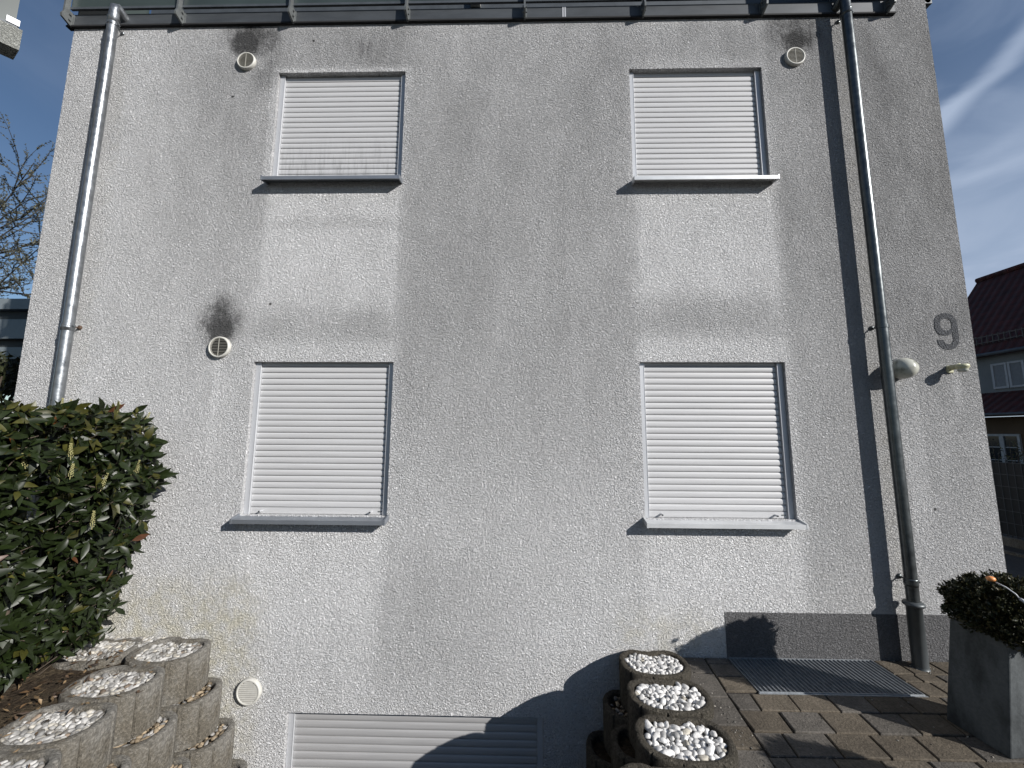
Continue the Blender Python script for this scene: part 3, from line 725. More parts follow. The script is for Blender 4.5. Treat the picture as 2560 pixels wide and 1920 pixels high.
def fill(region, bbox, zf, s, count, colf, ang, el, name, label, cat, layers=((0.0, 1.0),), dmin=1.15, tf=None, lod=1):
    mb = MB()
    for dz, frac in layers:
        placed = []; tries = 0
        while len(placed) < count*frac and tries < count*40:
            tries += 1
            x = random.uniform(bbox[0], bbox[1]); y = random.uniform(bbox[2], bbox[3])
            if not region(x, y): continue
            ss = s * random.choice((0.65, 0.85, 1.0, 1.0, 1.2))
            if any((x-a_)**2 + (y-b_)**2 < ((ss+c_)*0.5*dmin)**2 for a_, b_, c_ in placed): continue
            placed.append((x, y, ss)); p = Vector((x, y, zf(x, y) + dz + random.uniform(-0.15, 0.35)*ss))
            if tf: p = tf @ p
            pebble(mb, p, ss, colf(), ang, el, lod)
    o = mb.build(name, m_peb, smooth=True, fix=False)
    if ang:
        o.data.polygons.foreach_set('use_smooth', [True]*len(o.data.polygons))
    tag(o, label, cat, kind='stuff'); return o
def white():
    k = random.uniform(0.52, 0.78) if random.random() > 0.12 else random.uniform(0.30, 0.45)
    return (k, k*0.985, k*0.96) if random.random() > 0.03 else (k*0.7, k*0.65, k*0.55)
def cream():
    t = random.random(); k = random.uniform(0.22, 0.56)
    if t < 0.12: return (k*0.45, k*0.42, k*0.38)
    if t < 0.15: return (k*0.6, k*0.46, k*0.34)
    if t < 0.38: return (k, k*0.94, k*0.82)
    return (k, k*0.98, k*0.94)
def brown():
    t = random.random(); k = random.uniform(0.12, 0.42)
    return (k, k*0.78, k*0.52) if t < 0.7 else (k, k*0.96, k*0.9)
def ring_fill(cx, cy, zt, a, b, dent, rotd, s, cnt, colf, ang, el, label, zoff=-0.020, lod=1):
    poly = outline(a, b, dent, 48, 0.046 + s*0.6)
    T_ = Matrix.Translation((cx, cy, 0)) @ Matrix.Rotation(R(rotd), 4, 'Z')
    fill(lambda x, y: inside(poly, x, y), (-a, a, -b, b), lambda x, y: zt + zoff, s, cnt, colf, ang, el, 'pebbles', label, 'pebbles', ((-0.028, 0.9), (0.0, 1.0)), 1.32, T_, lod)

GR = 'dark concrete planting rings beside the pavement'
right_rows = [(1.045, -0.190, 'against the wall'), (1.020, -0.562, 'next to the pavement corner'), (0.965, -0.945, 'nearest the camera that shows whole')]
RT = [0.060, 0.060, 0.060]
labs = ['dark planting ring of white pebbles touching the plaster wall beside the pavement', 'dark ring of white pebbles beside the pavement, second out from the wall', 'dark ring of white pebbles beside the pavement, third out from the wall']
ring(1.045, -0.190, 0.060, 0.262, 0.200, 0.045, 0, m_ringr, labs[0], GR)
ring(1.020, -0.565, 0.060, 0.275, 0.205, 0.050, -2, m_ringr, labs[1], GR)
ring(0.965, -0.950, 0.060, 0.275, 0.210, 0.050, -3, m_ringr, labs[2], GR)
ring(0.740, -1.320, 0.060, 0.262, 0.205, 0.045, -4, m_ringr, 'dark ring beside the pavement cut off by the bottom edge, fourth from the wall', GR)
ring_fill(1.045, -0.190, 0.060, 0.262, 0.200, 0.045, 0, 0.0205, 260, white, True, 1.45, 'white pebbles filling the dark planting ring at the plaster wall')
ring_fill(1.020, -0.565, 0.060, 0.275, 0.205, 0.050, -2, 0.0235, 240, white, True, 1.5, 'white angular pebbles filling the second planting ring from the wall')
ring_fill(0.965, -0.950, 0.060, 0.275, 0.210, 0.050, -3, 0.0245, 230, white, True, 1.5, 'white angular pebbles filling the third planting ring from the wall')
ring_fill(0.740, -1.320, 0.060, 0.262, 0.205, 0.045, -4, 0.024, 160, white, True, 1.45, 'white pebbles in the planting ring at the bottom edge')
names_t = {1: 'second', 2: 'third', 3: 'fourth', 4: 'fifth'}
lp_n = ['touching the wall', 'one out from the wall', 'two out from the wall', 'three out from the wall', 'four out from the wall']
for tier in (1, 2, 3, 4):
    for i, (x, y) in enumerate(((1.045, -0.195), (1.02, -0.575), (0.965, -0.955), (0.76, -1.33))):
        ring(x - 0.135*tier, y, 0.060 - 0.30*tier, 0.262, 0.200, 0.045, 0, m_ringr, 'shaded dark ring right of the basement window, %s layer down, %s' % (names_t[tier], lp_n[i]), GR)
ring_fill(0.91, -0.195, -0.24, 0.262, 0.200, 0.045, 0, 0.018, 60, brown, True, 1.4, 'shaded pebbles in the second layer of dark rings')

GL = 'grey concrete planting rings below the hedge'
Lr = [(-2.775, -0.205, -3), (-2.800, -0.605, 0), (-2.745, -1.000, 2), (-2.660, -1.375, 5), (-2.56, -1.74, 6)]
tn = ['top layer', 'second layer down', 'third layer down', 'fourth layer down', 'lowest layer']
for tier in range(5):
    for i, (x, y, rt) in enumerate(Lr):
        ring(x + 0.128*tier, y, 0.100 - 0.30*tier, 0.272, 0.212, 0.05, rt, m_ringl, 'grey ring left of the basement window, %s, %s' % (tn[tier], lp_n[i]), GL)
for i, (x, y, rt) in enumerate(Lr):
    ring_fill(x, y, 0.100, 0.272, 0.212, 0.05, rt, 0.0185, 300, cream, False, 1.7, 'cream and white pebbles in the top grey ring %s' % lp_n[i], -0.026)
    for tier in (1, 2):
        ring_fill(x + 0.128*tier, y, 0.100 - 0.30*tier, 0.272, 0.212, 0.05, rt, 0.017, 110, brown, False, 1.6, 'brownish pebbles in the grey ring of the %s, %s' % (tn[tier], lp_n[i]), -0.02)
ring(-3.335, -0.215, 0.095, 0.262, 0.205, 0.05, 4, m_ringl, 'mossy planting ring half hidden under the hedge, near the wall', GL)
fill(lambda x, y: not (abs(x+2.775) < 0.27 and y < -0.05), (-3.95, -2.70, -0.16, -0.012), lambda x, y: 0.080, 0.0165, 900, cream, False, 1.6, 'pebbles', 'bed of white pebbles along the wall beneath the hedge', 'pebbles', ((0.0, 1.0),), 1.25)
ring_fill(-3.335, -0.215, 0.095, 0.262, 0.205, 0.05, 4, 0.0175, 300, cream, False, 1.7, 'white pebbles in the mossy ring half hidden under the hedge', -0.012)

# ------------------------------------------------------------------ foliage
def leaf(mb, p, d, up, L_, W_, c, fold=0.25, bend=0.25, seg=4):
    d = d.normalized(); s_ = d.cross(up)
    if s_.length < 1e-3: s_ = d.orthogonal()
    s_.normalize(); n_ = s_.cross(d).normalized()
    prof = [0.10, 0.75, 1.0, 0.62, 0.02] if seg == 4 else [0.15, 1.0, 0.05]
    vs_ = []
    for i, w_ in enumerate(prof):
        t = i/(len(prof)-1); q = p + d*(L_*t) - n_*(bend*L_*t*t); hw = W_*0.5*w_
        vs_ += [q + s_*hw + n_*(hw*fold), q, q - s_*hw + n_*(hw*fold)]
    fs = []
    for i in range(len(prof)-1):
        fs += [(3*i, 3*i+1, 3*i+4, 3*i+3), (3*i+1, 3*i+2, 3*i+5, 3*i+4)]
    mb.add(vs_, fs, c)
def rv(): return Vector((random.gauss(0,1), random.gauss(0,1), random.gauss(0,1))).normalized()

hedge = empty('laurel_hedge', (-3.6, -1.1, 0.05)); tag(hedge, 'glossy dark green laurel hedge with pale flower spikes, in front of the left downpipe', 'hedge')
XR = [(0.10,-3.26),(0.35,-3.20),(0.55,-3.17),(0.84,-3.12),(1.1,-3.04),(1.31,-2.97),(1.55,-2.96),(1.75,-2.99),(1.88,-3.05),(1.97,-3.20)]
def xr(z):
    if z <= XR[0][0]: return XR[0][1]
    for (z0, a_), (z1, b_) in zip(XR[:-1], XR[1:]):
        if z <= z1: return a_ + (b_-a_)*(z-z0)/(z1-z0)
    return XR[-1][1]
fol = MB(); stems = MB(); spikes = []
def lcol(edge=0.0):
    t = random.random(); k = random.uniform(0.65, 1.25)
    if t < 0.006: return (0.09*k, 0.035*k, 0.010)
    if t < 0.05 + edge*0.22: return (0.045*k, 0.045*k, 0.010*k)
    return (0.0120*k, 0.0190*k, 0.0052*k)
def rosette(p, d, n=7, L0=0.105):
    ax = d.normalized(); a_ = ax.orthogonal().normalized(); b_ = ax.cross(a_)
    edge = 1.3 if p.z > 1.78 else 0.12
    for i in range(n):
        t = i*2.4 + random.uniform(-0.3, 0.3); rise = random.uniform(0.15, 0.9)
        o_ = (a_*math.cos(t) + b_*math.sin(t)); dd = (o_ + ax*rise + Vector((0,0,-0.10))).normalized()
        base = p - ax*random.uniform(0, 0.09)
        L_ = L0*random.uniform(0.45, 1.28)
        leaf(fol, base, dd, ax + Vector((0,0,0.4)), L_, L_*random.uniform(0.32, 0.46), lcol(edge), random.uniform(0.05, 0.5), random.uniform(-0.1, 0.55))
cnt = 0
while cnt < 2200:
    y = random.uniform(-2.3, -0.22); z = random.uniform(0.22, 1.97)
    m_ = random.random(); X1 = xr(z) + 0.05*noise.noise(Vector((y*2.5, z*2.5, 0)))*2
    fade = max(0.0, (-0.45 - y)) * 0.02
    if m_ < 0.62:   x = X1 - abs(random.gauss(0, 0.13)); d = Vector((1, random.gauss(0, .5), random.gauss(0.1, .5)))
    elif m_ < 0.82: x = random.uniform(-4.5, X1); z = 1.93 - abs(random.gauss(0, 0.07)) + 0.03*noise.noise(Vector((x*3, y*3, 1))); d = Vector((random.gauss(0,.4), random.gauss(0,.4), 1))
    else: x = random.uniform(-4.4, X1 - 0.1); d = rv()
    if z > 1.8 and x > -3.0 - random.random()*0.15 + 0.0: continue
    p = Vector((x, y, z))
    rosette(p, d, random.randint(6, 9)); cnt += 1
    if random.random() < 0.45:
        q = p - d.normalized()*random.uniform(0.15, 0.3) + Vector((-0.08, 0, -0.14)); stems.tube([q, (q+p)/2 + rv()*0.015, p], [0.005, 0.004, 0.003], 5, cap=False)
    if random.random() < 0.025 and m_ < 0.82 and y > -1.5 and z > 1.0: spikes.append((p, (Vector((0.15, -0.1, 1)) + rv()*0.25).normalized()))
spikes += [(Vector((-3.45,-0.62,1.93)), Vector((0,0,1))), (Vector((-3.3,-0.7,1.93)), Vector((0.1,0,1))), (Vector((-3.0,-0.9,1.62)), Vector((0,-.1,1))), (Vector((-2.93,-0.95,1.5)), Vector((0.1,0,1))), (Vector((-3.05,-1.05,1.55)), Vector((0,-.1,1))), (Vector((-2.9,-0.8,1.15)), Vector((0.1,-.1,1)))]
for k in range(26):                                     # main stems
    y = random.uniform(-2.2, -0.3); x = random.uniform(-4.2, -3.55); top = Vector((x + random.uniform(-.2, .28), y + random.uniform(-.2,.2), random.uniform(1.0, 1.8)))
    b0 = Vector((x, y, 0.03)); mid = (b0+top)/2 + Vector((random.uniform(-.06,.12), random.uniform(-.06,.06), 0))
    stems.tube([b0, mid, top], [0.016, 0.012, 0.006], 7, cap=False)
for pts in ([(-3.38,-0.50,0.55),(-3.22,-0.48,0.72),(-3.14,-0.45,1.0),(-3.05,-0.45,1.2)], [(-3.32,-0.9,0.4),(-3.22,-0.92,0.8),(-3.18,-0.95,1.2)]):
    stems.tube(pts, [0.013, 0.011, 0.008, 0.005][:len(pts)], 7, cap=False)
fol.build('foliage', m_leaf, hedge, smooth=True, fix=False); stems.build('stem', m_stem, hedge, smooth=True)
M = Mat('flower buds', 0.7); M.color((0.30, 0.28, 0.12)); m_bud = M.m
for p, d in spikes[:34]:
    sp = MB(); L_ = random.uniform(0.09, 0.13); sp.tube([p, p + d*L_], 0.0022, 5)
    for i in range(34):
        t = 0.15 + 0.85*i/34; a_ = i*2.4; o_ = Vector((math.cos(a_), math.sin(a_), 0.2)); r_ = 0.012*(1.1 - 0.7*t)
        c_ = p + d*(L_*t) + o_*r_; s_ = 0.0036
        sp.add([c_ + Vector(v)*s_ for v in ((1,0,0),(0,1,0),(-1,0,0),(0,-1,0),(0,0,1.2),(0,0,-1.2))], [(0,1,4),(1,2,4),(2,3,4),(3,0,4),(1,0,5),(2,1,5),(3,2,5),(0,3,5)])
    sp.build('flower_spike', m_bud, hedge)
settle(hedge)

# ------------------------------------------------------------------ planters with box bushes
def planter(cx, cy, rotd, label, blabel):
    root = empty('concrete_planter', (cx, cy, 0)); root.rotation_euler.z = R(rotd); tag(root, label, 'planter', 'square concrete planters')
    s0, s1, h = 0.157, 0.147, 0.632; n = MB(); sh = Vector((0.008, -0.004, 0))
    def sq(s_, z, k=0.0): return [(x*s_ + 0.040*z/h, y*s_ - 0.040*z/h, z) for x, y in ((-1,-1),(1,-1),(1,1),(-1,1))]
    vs_ = sq(s0, 0) + sq(s1, h) + sq(s1-0.022, h) + sq(s1-0.024, h-0.05)
    fs = [(0,3,2,1)] + [(i, (i+1)%4, (i+1)%4+4, i+4) for i in range(4)] + [(i+4, (i+1)%4+4, (i+1)%4+8, i+8) for i in range(4)] + [(i+8, (i+1)%4+8, (i+1)%4+12, i+12) for i in range(4)] + [(12,13,14,15)]
    n.add(vs_, fs); n.build('pot', m_planter, root, bevel=0.007)
    s_ = MB(); s_.box(-0.085, 0.155, -0.155, 0.085, h-0.06, h-0.045); s_.build('soil_fill', m_soil, root)
    b = empty('box_bush', (cx+0.015, cy-0.105, h-0.055)); b.rotation_euler.z = 0; tag(b, blabel, 'bush', 'clipped box bushes')
    f_ = MB(); st = MB()
    for k in range(2600):
        d = rv(); 
        if d.z < -0.8: continue
        lump = 1 + 0.20*noise.noise(d*2.2 + Vector((cx, cy, 0)))
        rr = random.uniform(0.72, 1.03) if k % 4 else random.uniform(0.3, 0.8)
        p = Vector((d.x*0.262, d.y*0.262, d.z*0.185))*lump*rr + Vector((0.01, 0, 0.185))
        for j in range(7):
            dd = (d*0.7 + rv()*0.8 + Vector((0,0,0.35))).normalized(); k_ = random.uniform(0.6, 1.3)
            cc = (0.024*k_, 0.027*k_, 0.008*k_) if random.random() > 0.2 else (0.055*k_, 0.045*k_, 0.012*k_)
            leaf(f_, p + rv()*0.012, dd, rv(), random.uniform(0.018, 0.028), 0.013, cc, 0.3, 0.1, 2)
        if k % 12 == 0: st.tube([Vector((0,0,0)), p*0.5 + rv()*0.02, p], [0.005, 0.003, 0.0015], 4, cap=False)
    f_.build('foliage', m_leaf2, b, fix=False); st.build('stem', m_stem, b)
planter(2.918, -0.815, 5, 'weathered square concrete planter on the pavement near the foot of the dark downpipe', 'dense round box bush growing in the planter near the downpipe')
planter(3.10, -2.03, 10, 'square concrete planter out of view at the near end of the pavement', 'box bush in the planter out of view nearest the camera')
orn = empty('garden_ornament', (3.10, -1.02, 0.86)); tag(orn, 'small orange ball on a bent white stalk stuck in the box bush', 'garden ornament')
M = Mat('orange glaze', 0.4); M.color((0.75, 0.30, 0.10)); m_or = M.m
M = Mat('white enamel', 0.35); M.color((0.55, 0.56, 0.58)); m_we = M.m
settle(orn)

# ------------------------------------------------------------------ right background
def rod_fence():
    root = empty('mat_fence', (8.2, 3.2, 0)); tag(root, 'dark double rod fence with black privacy strips right of the house', 'fence')
    x = 8.2; q = MB(); q.box(x+0.012, x+0.018, 0.4, 16, 0.16, 1.355)
    q.build('privacy_strips', m_strip, root)
    q = MB()
    for i in range(7): 
        z = 1.362 - i*0.2; q.box(x-0.010, x-0.002, 0.4, 16, z-0.004, z+0.004)
    k = 0.4
    while k < 16: q.box(x-0.002, x+0.003, k, k+0.005, 0.13, 1.39); k += 0.10
    q.build('rods', m_galvd, root)
    for yy_ in (0.45, 2.95, 5.45, 7.95, 10.45, 12.95): q = MB(); q.box(x+0.02, x+0.06, yy_, yy_+0.06, 0, 1.40); q.build('post', m_dark, root)
    q = MB(); q.box(x-0.05, x+0.05, 0.4, 16, -0.03, 0.125); q.build('kerb', m_ringl, root, bevel=0.008)
    settle(root)
m_strip = simple('black plastic strips', (0.012, 0.014, 0.017), 0.6, 0, 0.4, 9, sc=(1, 4, 0.2))
m_galvd = simple('grey rods', (0.09, 0.10, 0.11), 0.5, 0.3)
rod_fence()
kb = MB(); kb.box(7.55, 7.63, 0.6, 16, -0.03, 0.035)
tag(kb.build('kerb', m_ringl, bevel=0.006), kind='structure')

nh = empty('neighbouring_house', (17, 8, 0)); tag(nh, 'shaded house with dark red tiled roof and white louvred shutters beyond the fence', 'house')
m_nw = simple('grey shaded render', (0.16, 0.175, 0.18), 0.9, 0, 0.08, 2, 0.004, 40)
m_nw2 = simple('ochre brown render', (0.10, 0.07, 0.045), 0.9, 0, 0.1, 2, 0.004, 40)
YE = 10.1; Y0 = -1.0
q = MB(); q.box(14.2, 18.0, Y0, YE-0.25, 2.6, 4.5); q.build('upper_wall', m_nw, nh)
q = MB(); q.box(13.9, 18.2, Y0, YE-0.2, -0.04, 2.35); q.build('lower_wall', m_nw2, nh)
def slope(x0, z0, x1, z1, t=0.12, ya=Y0-0.4, yb=YE):
    m_ = MB(); m_.add([(x0,ya,z0),(x0,yb,z0),(x1,yb,z1),(x1,ya,z1),(x0,ya,z0-t),(x0,yb,z0-t),(x1,yb,z1-t),(x1,ya,z1-t)], [(0,1,2,3),(7,6,5,4),(0,3,7,4),(1,5,6,2),(0,4,5,1),(3,2,6,7)]); return m_
r_ = slope(13.98, 4.28, 16.12, 7.20)
r_.add(slope(16.12, 7.20, 18.4, 4.28).v, slope(16.12, 7.20, 18.4, 4.28).f); r_.build('roof', m_roof, nh)
r_ = MB(); r_.tube([(16.12, Y0-0.4, 7.22), (16.12, YE, 7.22)], 0.10, 8); r_.build('ridge', m_roof, nh)
slope(13.2, 2.42, 14.25, 3.13, 0.08).build('porch_roof', m_roof, nh)
r_ = MB(); r_.tube([(13.93, Y0-0.4, 4.22), (13.93, YE, 4.22)], 0.055, 10); r_.tube([(13.15, Y0-0.4, 2.40), (13.15, YE, 2.40)], 0.04, 10); r_.build('gutter', m_dark, nh)
sg = MB(); 
for zz in (4.62, 4.80): sg.box(14.12, 14.14, Y0, YE-0.3, zz-0.012, zz+0.012)
k = Y0
while k < YE-0.3: sg.box(14.115, 14.145, k, k+0.02, 4.58, 4.84); sg.box(14.12, 14.30, k, k+0.02, 4.57, 4.59); k += 0.14
sg.build('snow_guard', simple('brown metal', (0.10, 0.085, 0.075), 0.6, 0.2), nh)
m_white = simple('old white paint', (0.34, 0.36, 0.38), 0.6)
def sh_window(y0, y1, z0, z1, xx):
    fr_ = MB(); t_ = 0.055; ym = (y0+y1)/2
    for a_, b_ in ((y0, ym-0.01), (ym+0.01, y1)):
        fr_.box(xx-0.05, xx, a_, a_+t_, z0, z1); fr_.box(xx-0.05, xx, b_-t_, b_, z0, z1); fr_.box(xx-0.048, xx, a_+t_, b_-t_, z0, z0+t_); fr_.box(xx-0.048, xx, a_+t_, b_-t_, z1-t_, z1)
    s_ = fr_.build('shutters', m_white, nh)
    lv = MB(); zz = z0 + t_ + 0.01
    while zz < z1 - t_:
        for a_, b_ in ((y0+t_, ym-0.01-t_), (ym+0.01+t_, y1-t_)): lv.add([(xx-0.042,a_,zz),(xx-0.042,b_,zz),(xx-0.018,b_,zz+0.024),(xx-0.018,a_,zz+0.024)], [(0,1,2,3)])
        zz += 0.028
    o = lv.build('slats', m_white, None, fix=False); o.parent = s_
sh_window(7.65, 8.43, 3.19, 3.94, 14.195)
def glz_window(y0, y1, z0, z1, xx):
    fr_ = MB(); t_ = 0.06; ym = (y0+y1)/2
    fr_.box(xx-0.05, xx, y0, y1, z1-t_, z1); fr_.box(xx-0.05, xx, y0, y1, z0, z0+t_)
    for a_ in (y0, ym-0.05, y1-t_): fr_.box(xx-0.05, xx, a_, a_+(0.10 if a_ == ym-0.05 else t_), z0+t_, z1-t_)
    for zz in (z0 + (z1-z0)*0.33, z0 + (z1-z0)*0.66): fr_.box(xx-0.03, xx-0.004, y0+t_, y1-t_, zz-0.012, zz+0.012)
    s_ = fr_.build('window', m_white, nh)
    p_ = MB(); p_.box(xx-0.02, xx-0.006, y0+t_, y1-t_, z0+t_, z1-t_); o = p_.build('pane', m_pane); o.parent = s_
glz_window(7.75, 8.60, 0.75, 1.86, 13.895)
settle(nh)
bsh = empty('garden_bush', (8.9, 3.9, 0)); tag(bsh, 'thin leafy bush showing above the dark fence', 'bush')
f_ = MB(); st = MB()
for k in range(34):
    p0 = Vector((8.75 + random.gauss(0, .1), random.uniform(2.9, 4.6), 0)); tip = Vector((p0.x + random.gauss(0, .12), p0.y + random.gauss(0, .2), random.uniform(1.2, 1.85)))
    st.tube([p0, (p0+tip)/2 + rv()*0.06, tip], [0.010, 0.006, 0.002], 5, cap=False)
    for j in range(34):
        t = random.uniform(0.45, 1.0); p = p0.lerp(tip, t) + rv()*0.07; k_ = random.uniform(.6, 1.3)
        leaf(f_, p, rv(), rv(), 0.05, 0.022, (0.05*k_, 0.055*k_, 0.02*k_), 0.2, 0.2, 2)
f_.build('foliage', m_leaf2, bsh, fix=False); st.build('stem', m_stem, bsh); settle(bsh)

# ------------------------------------------------------------------ left background
sc_ = empty('slatted_pavilion', (-11, 3.5, 0)); tag(sc_, 'grey metal pavilion with broad horizontal fascia boards left of the house', 'pavilion')
bands = [(3.92, 4.12, m_b1 if 'm_b1' in globals() else None), ]
m_b1 = simple('grey green sheet', (0.24, 0.275, 0.29), 0.45, 0.3, 0.1, 3)
m_b2 = simple('dark grey sheet', (0.05, 0.058, 0.062), 0.55, 0.2, 0.1, 3)
def board(z0, z1, y0, mat, name):
    q = MB(); q.box(-14.5, -7.9, y0, y0+0.08, z0, z1); q.build(name, mat, sc_)
board(3.93, 4.12, 3.0, m_b1, 'fascia_board'); board(3.76, 3.93, 3.12, m_b2, 'recess_board')
board(3.40, 3.745, 3.0, m_b1, 'fascia_board'); board(3.26, 3.40, 3.12, m_b2, 'recess_board')
board(3.04, 3.245, 3.0, m_b1, 'fascia_board'); board(2.92, 3.04, 3.12, m_b2, 'recess_board')
q = MB(); q.box(-14.5, -7.9, 3.22, 7.0, 2.8, 4.10); q.build('roof', m_b2, sc_)
for xx in (-14.3, -11.0, -8.2): q = MB(); q.box(xx, xx+0.14, 3.25, 3.39, -0.04, 2.8); q.build('post', m_dark, sc_)
settle(sc_)
def shrub(x, y, rx, ry, h, label, nleaf=5200):
    b = empty('dark_shrub', (x, y, 0)); tag(b, label, 'shrub')
    f_ = MB(); st = MB()
    for k in range(nleaf):
        d = rv(); r0 = random.uniform(0.6, 1.0)**0.5 * (1 + 0.25*noise.noise(d*2.5))
        p = Vector((d.x*rx*r0, d.y*ry*r0, h*0.5 + d.z*h*0.5*r0)); k_ = random.uniform(.5, 1.3)
        leaf(f_, p, (d + rv()*0.8), rv(), 0.12, 0.05, (0.030*k_, 0.036*k_, 0.014*k_), 0.2, 0.2, 2)
    for k in range(14):
        e_ = Vector((random.gauss(0, rx*.4), random.gauss(0, ry*.4), h*random.uniform(.5, .9))); st.tube([Vector((0,0,0)), e_*0.5 + rv()*0.1, e_], [0.05, 0.03, 0.01], 6, cap=False)
    f_.build('foliage', m_leaf2, b, fix=False); st.build('stem', m_stem, b)
shrub(-8.1, 2.0, 1.3, 0.8, 3.0, 'dark shrub under the grey pavilion, behind the left corner of the house')

tr = empty('bare_tree', (-15.2, 5.6, 0)); tag(tr, 'budding tree with fine bare twigs against the sky, left of the house', 'tree')
tk = MB(); br = MB(); bd = MB()
tk.tube([(-15.2,5.6,-0.04),(-15.15,5.6,1.5),(-15.25,5.55,3.2),(-15.1,5.6,5.0),(-15.2,5.6,7.0),(-15.1,5.5,9.0)], [0.24, 0.19, 0.16, 0.12, 0.08, 0.03], 12)
def twig(p, d, L_, r_, depth):
    n = 5; pts = [p]; dd = d.normalized()
    for i in range(n):
        dd = (dd + rv()*0.20 + Vector((0, 0, 0.05))).normalized(); pts.append(pts[-1] + dd*L_/n)
    br.tube(pts, [r_*(1-0.75*i/n) for i in range(n+1)], 6 if depth > 1 else 4, cap=False)
    for i in range(1, n+1):
        if depth > 0:
            for _ in range(3 if depth > 1 else 2):
                s_ = (dd*0.7 + rv()*0.75); s_.z += 0.12
                twig(pts[i].lerp(pts[i-1], random.random()), s_, L_*random.uniform(0.16, 0.36), max(r_*0.36, 0.004), depth-1)
        if depth <= 1:
            for _ in range(2):
                q_ = pts[i].lerp(pts[i-1], random.random()); c_ = random.uniform(.7, 1.3)
                for j in range(3): leaf(bd, q_, rv() + dd, rv(), random.uniform(0.02, 0.045), 0.018, (0.085*c_, 0.085*c_, 0.055*c_), 0.2, 0.2, 2)
for k, (z0, tx, ty, tz) in enumerate([(4.3,-10.9,5.2,5.15),(4.9,-11.2,4.8,5.3),(5.0,-10.75,5.0,6.05),(5.4,-11.1,5.3,6.3),(5.6,-10.7,5.0,6.75),(6.0,-11.2,5.1,6.9),(4.6,-11.7,5.6,5.8),(5.2,-17.2,5.5,6.5),(6.4,-16.8,6.0,8.2),(4.8,-15.8,7.4,6.5),(5.5,-15.5,4.0,7.5),(5.3,-11.3,5.1,5.7),(5.9,-11.2,4.9,6.6)]):
    a_ = Vector((-15.12, 5.58, z0-0.3)); e_ = Vector((tx, ty, tz)); twig(a_, e_ - a_, (e_-a_).length, 0.032, 2)
tk.build('trunk', m_stem2, tr, smooth=True); br.build('branches', m_stem2, tr, smooth=True, fix=False); bd.build('foliage', m_leaf2, tr, fix=False)
settle(tr)

# balcony corner of the neighbour on the left, running back to its own building
nb = empty('neighbouring_balcony', (-6.6, -2.3, 0)); tag(nb, 'corner of a neighbouring concrete balcony with glass guard, high in the left corner', 'balcony')
U_ = Vector((-0.64, -0.77, 0)).normalized(); W_ = Vector((-U_.y, U_.x, 0)); 
if W_.y < 0: W_ = -W_
O_ = Vector((-4.773, -0.289, 5.40)); TH = 0.205
Wd = Vector((-0.182, 0.094, 0)).normalized()
def blk(m_, u0, u1, w0, w1, z0, z1, lean=0.0):
    vs_ = []
    for z in (z0, z1):
        for u, w_ in ((u0,w0),(u1,w0),(u1,w1),(u0,w1)): vs_.append(O_ + U_*u + Wd*w_ + Vector((0,0,z)) + Wd*(lean*(z-z0)))
    m_.add(vs_, [(0,3,2,1),(4,5,6,7),(0,1,5,4),(1,2,6,5),(2,3,7,6),(3,0,4,7)])
q = MB(); blk(q, 0, 3.0, 0, TH, 0, 0.215); q.build('parapet', m_plain, nb)
q = MB(); blk(q, 0.03, 3.0, 0.03, 0.12, 0.216, 0.25); q.build('rail', m_dark, nb)
q = MB(); blk(q, 0.02, 0.10, 0.02, 0.13, 0.25, 0.31); q.build('clamp', m_rail, nb)
q = MB(); blk(q, 0.04, 3.0, 0.06, 0.08, 0.25, 1.10); q.build('glass_panel', m_glass, nb)
q = MB(); q.box(-12, -6.3, -6.5, -2.2, -0.04, 9.0); q.build('building_wall', m_plain, nb)
q = MB(); q.box(-12.3, -6.1, -6.8, -2.0, 9.0, 9.2); q.build('roof', m_dark, nb)
settle(nb)

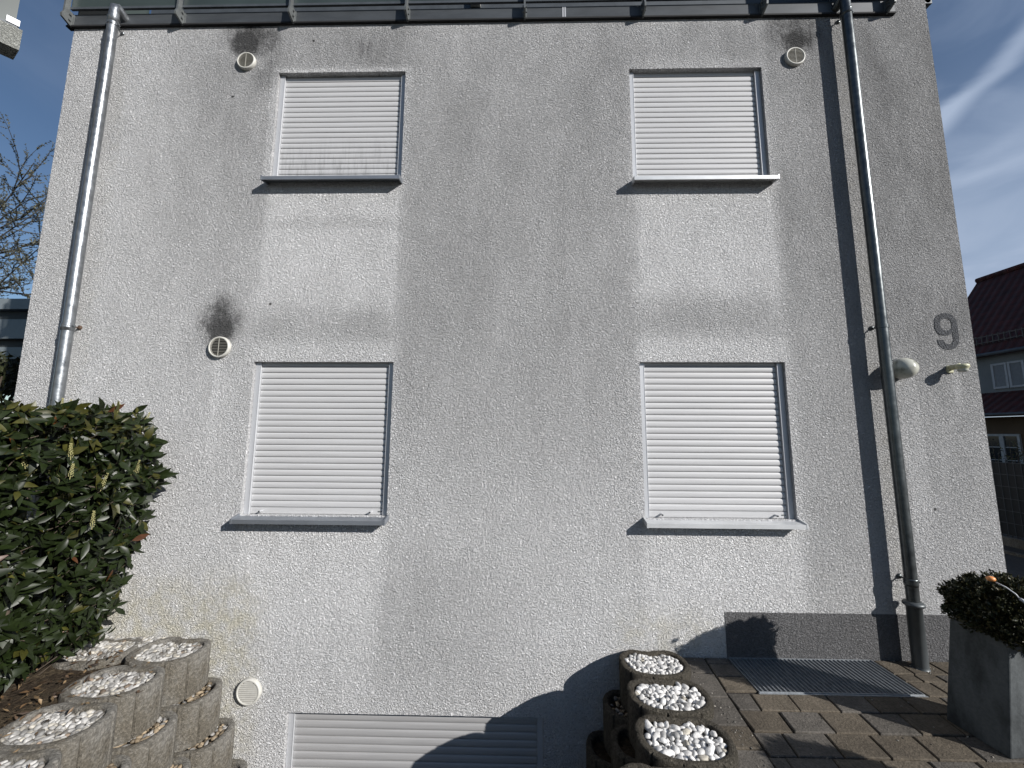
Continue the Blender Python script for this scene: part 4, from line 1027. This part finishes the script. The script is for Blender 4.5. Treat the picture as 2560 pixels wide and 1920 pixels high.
# ornament shapes (placed in the bush)
ORN = [(2.753, -1.03, 0.985), (2.768, -1.04, 0.969), (2.798, -1.06, 0.95), (2.814, -1.09, 0.923), (2.818, -1.1, 0.903), (2.825, -1.11, 0.897), (2.833, -1.13, 0.875)]
q = MB()
vs0, fs0 = ico[1]; q.add([Vector(ORN[0]) + Vector((v.x*0.022, v.y*0.020, v.z*0.015)) for v in vs0], fs0); q.build('ball', m_or, orn, smooth=True)
q = MB(); q.tube(ORN[1:5], 0.0032, 6); q.build('stalk', m_we, orn, smooth=True)
q = MB(); q.tube(ORN[4:], 0.009, 8); q.build('handle', m_we, orn, smooth=True)
settle(orn)

# grit and crumbs on the paving
gm = MB()
for k in range(330):
    t = random.random()
    if t < 0.35: x, y = random.uniform(1.35, 4.0), -abs(random.gauss(0, 0.02)) - 0.008
    elif t < 0.6: y = random.uniform(-1.3, -0.02); x = 1.31 + abs(random.gauss(0, 0.04))
    elif t < 0.75: a_ = random.uniform(0, 6.28); r_ = 0.055 + abs(random.gauss(0, .02)); x, y = 3.157 + r_*math.cos(a_), -0.10 + r_*math.sin(a_)
    else: x, y = random.uniform(1.4, 3.8), random.uniform(-1.3, -0.45)
    if 1.69 < x < 2.87 and y > -0.445: continue
    k_ = random.uniform(0.03, 0.30); sz = random.uniform(0.0025, 0.007)
    pebble(gm, Vector((x, y, 0.001)), sz, (k_, k_*0.92, k_*0.78), True, 1.5, 0)
tag(gm.build('grit', m_peb, smooth=False, fix=False), 'grit and crumbs strewn over the paving slabs and along the wall foot', 'grit', kind='stuff')

# dry leaves and crumbs on the soil below the hedge
dl = MB()
for k in range(620):
    x = random.uniform(-3.75, -2.98) if k % 5 else random.uniform(-3.05, -2.5); y = random.uniform(-2.0, -0.28)
    z = 0.095 + random.uniform(-0.01, 0.03); k_ = random.uniform(0.5, 1.5)
    c_ = random.choice([(0.10, 0.06, 0.03), (0.07, 0.045, 0.028), (0.16, 0.11, 0.06), (0.05, 0.035, 0.025)])
    leaf(dl, Vector((x, y, z)), Vector((random.gauss(0,1), random.gauss(0,1), random.gauss(0,.25))), Vector((random.gauss(0,.4), random.gauss(0,.4), 1)), random.uniform(0.015, 0.06), random.uniform(0.008, 0.022), tuple(q*k_ for q in c_), random.uniform(-.5,.5), random.uniform(-.4,.4), 2)
tag(dl.build('leaf_litter', m_leaf2, fix=False), 'dry brown leaves lying on the soil and rings under the hedge', 'dry leaves', kind='stuff')
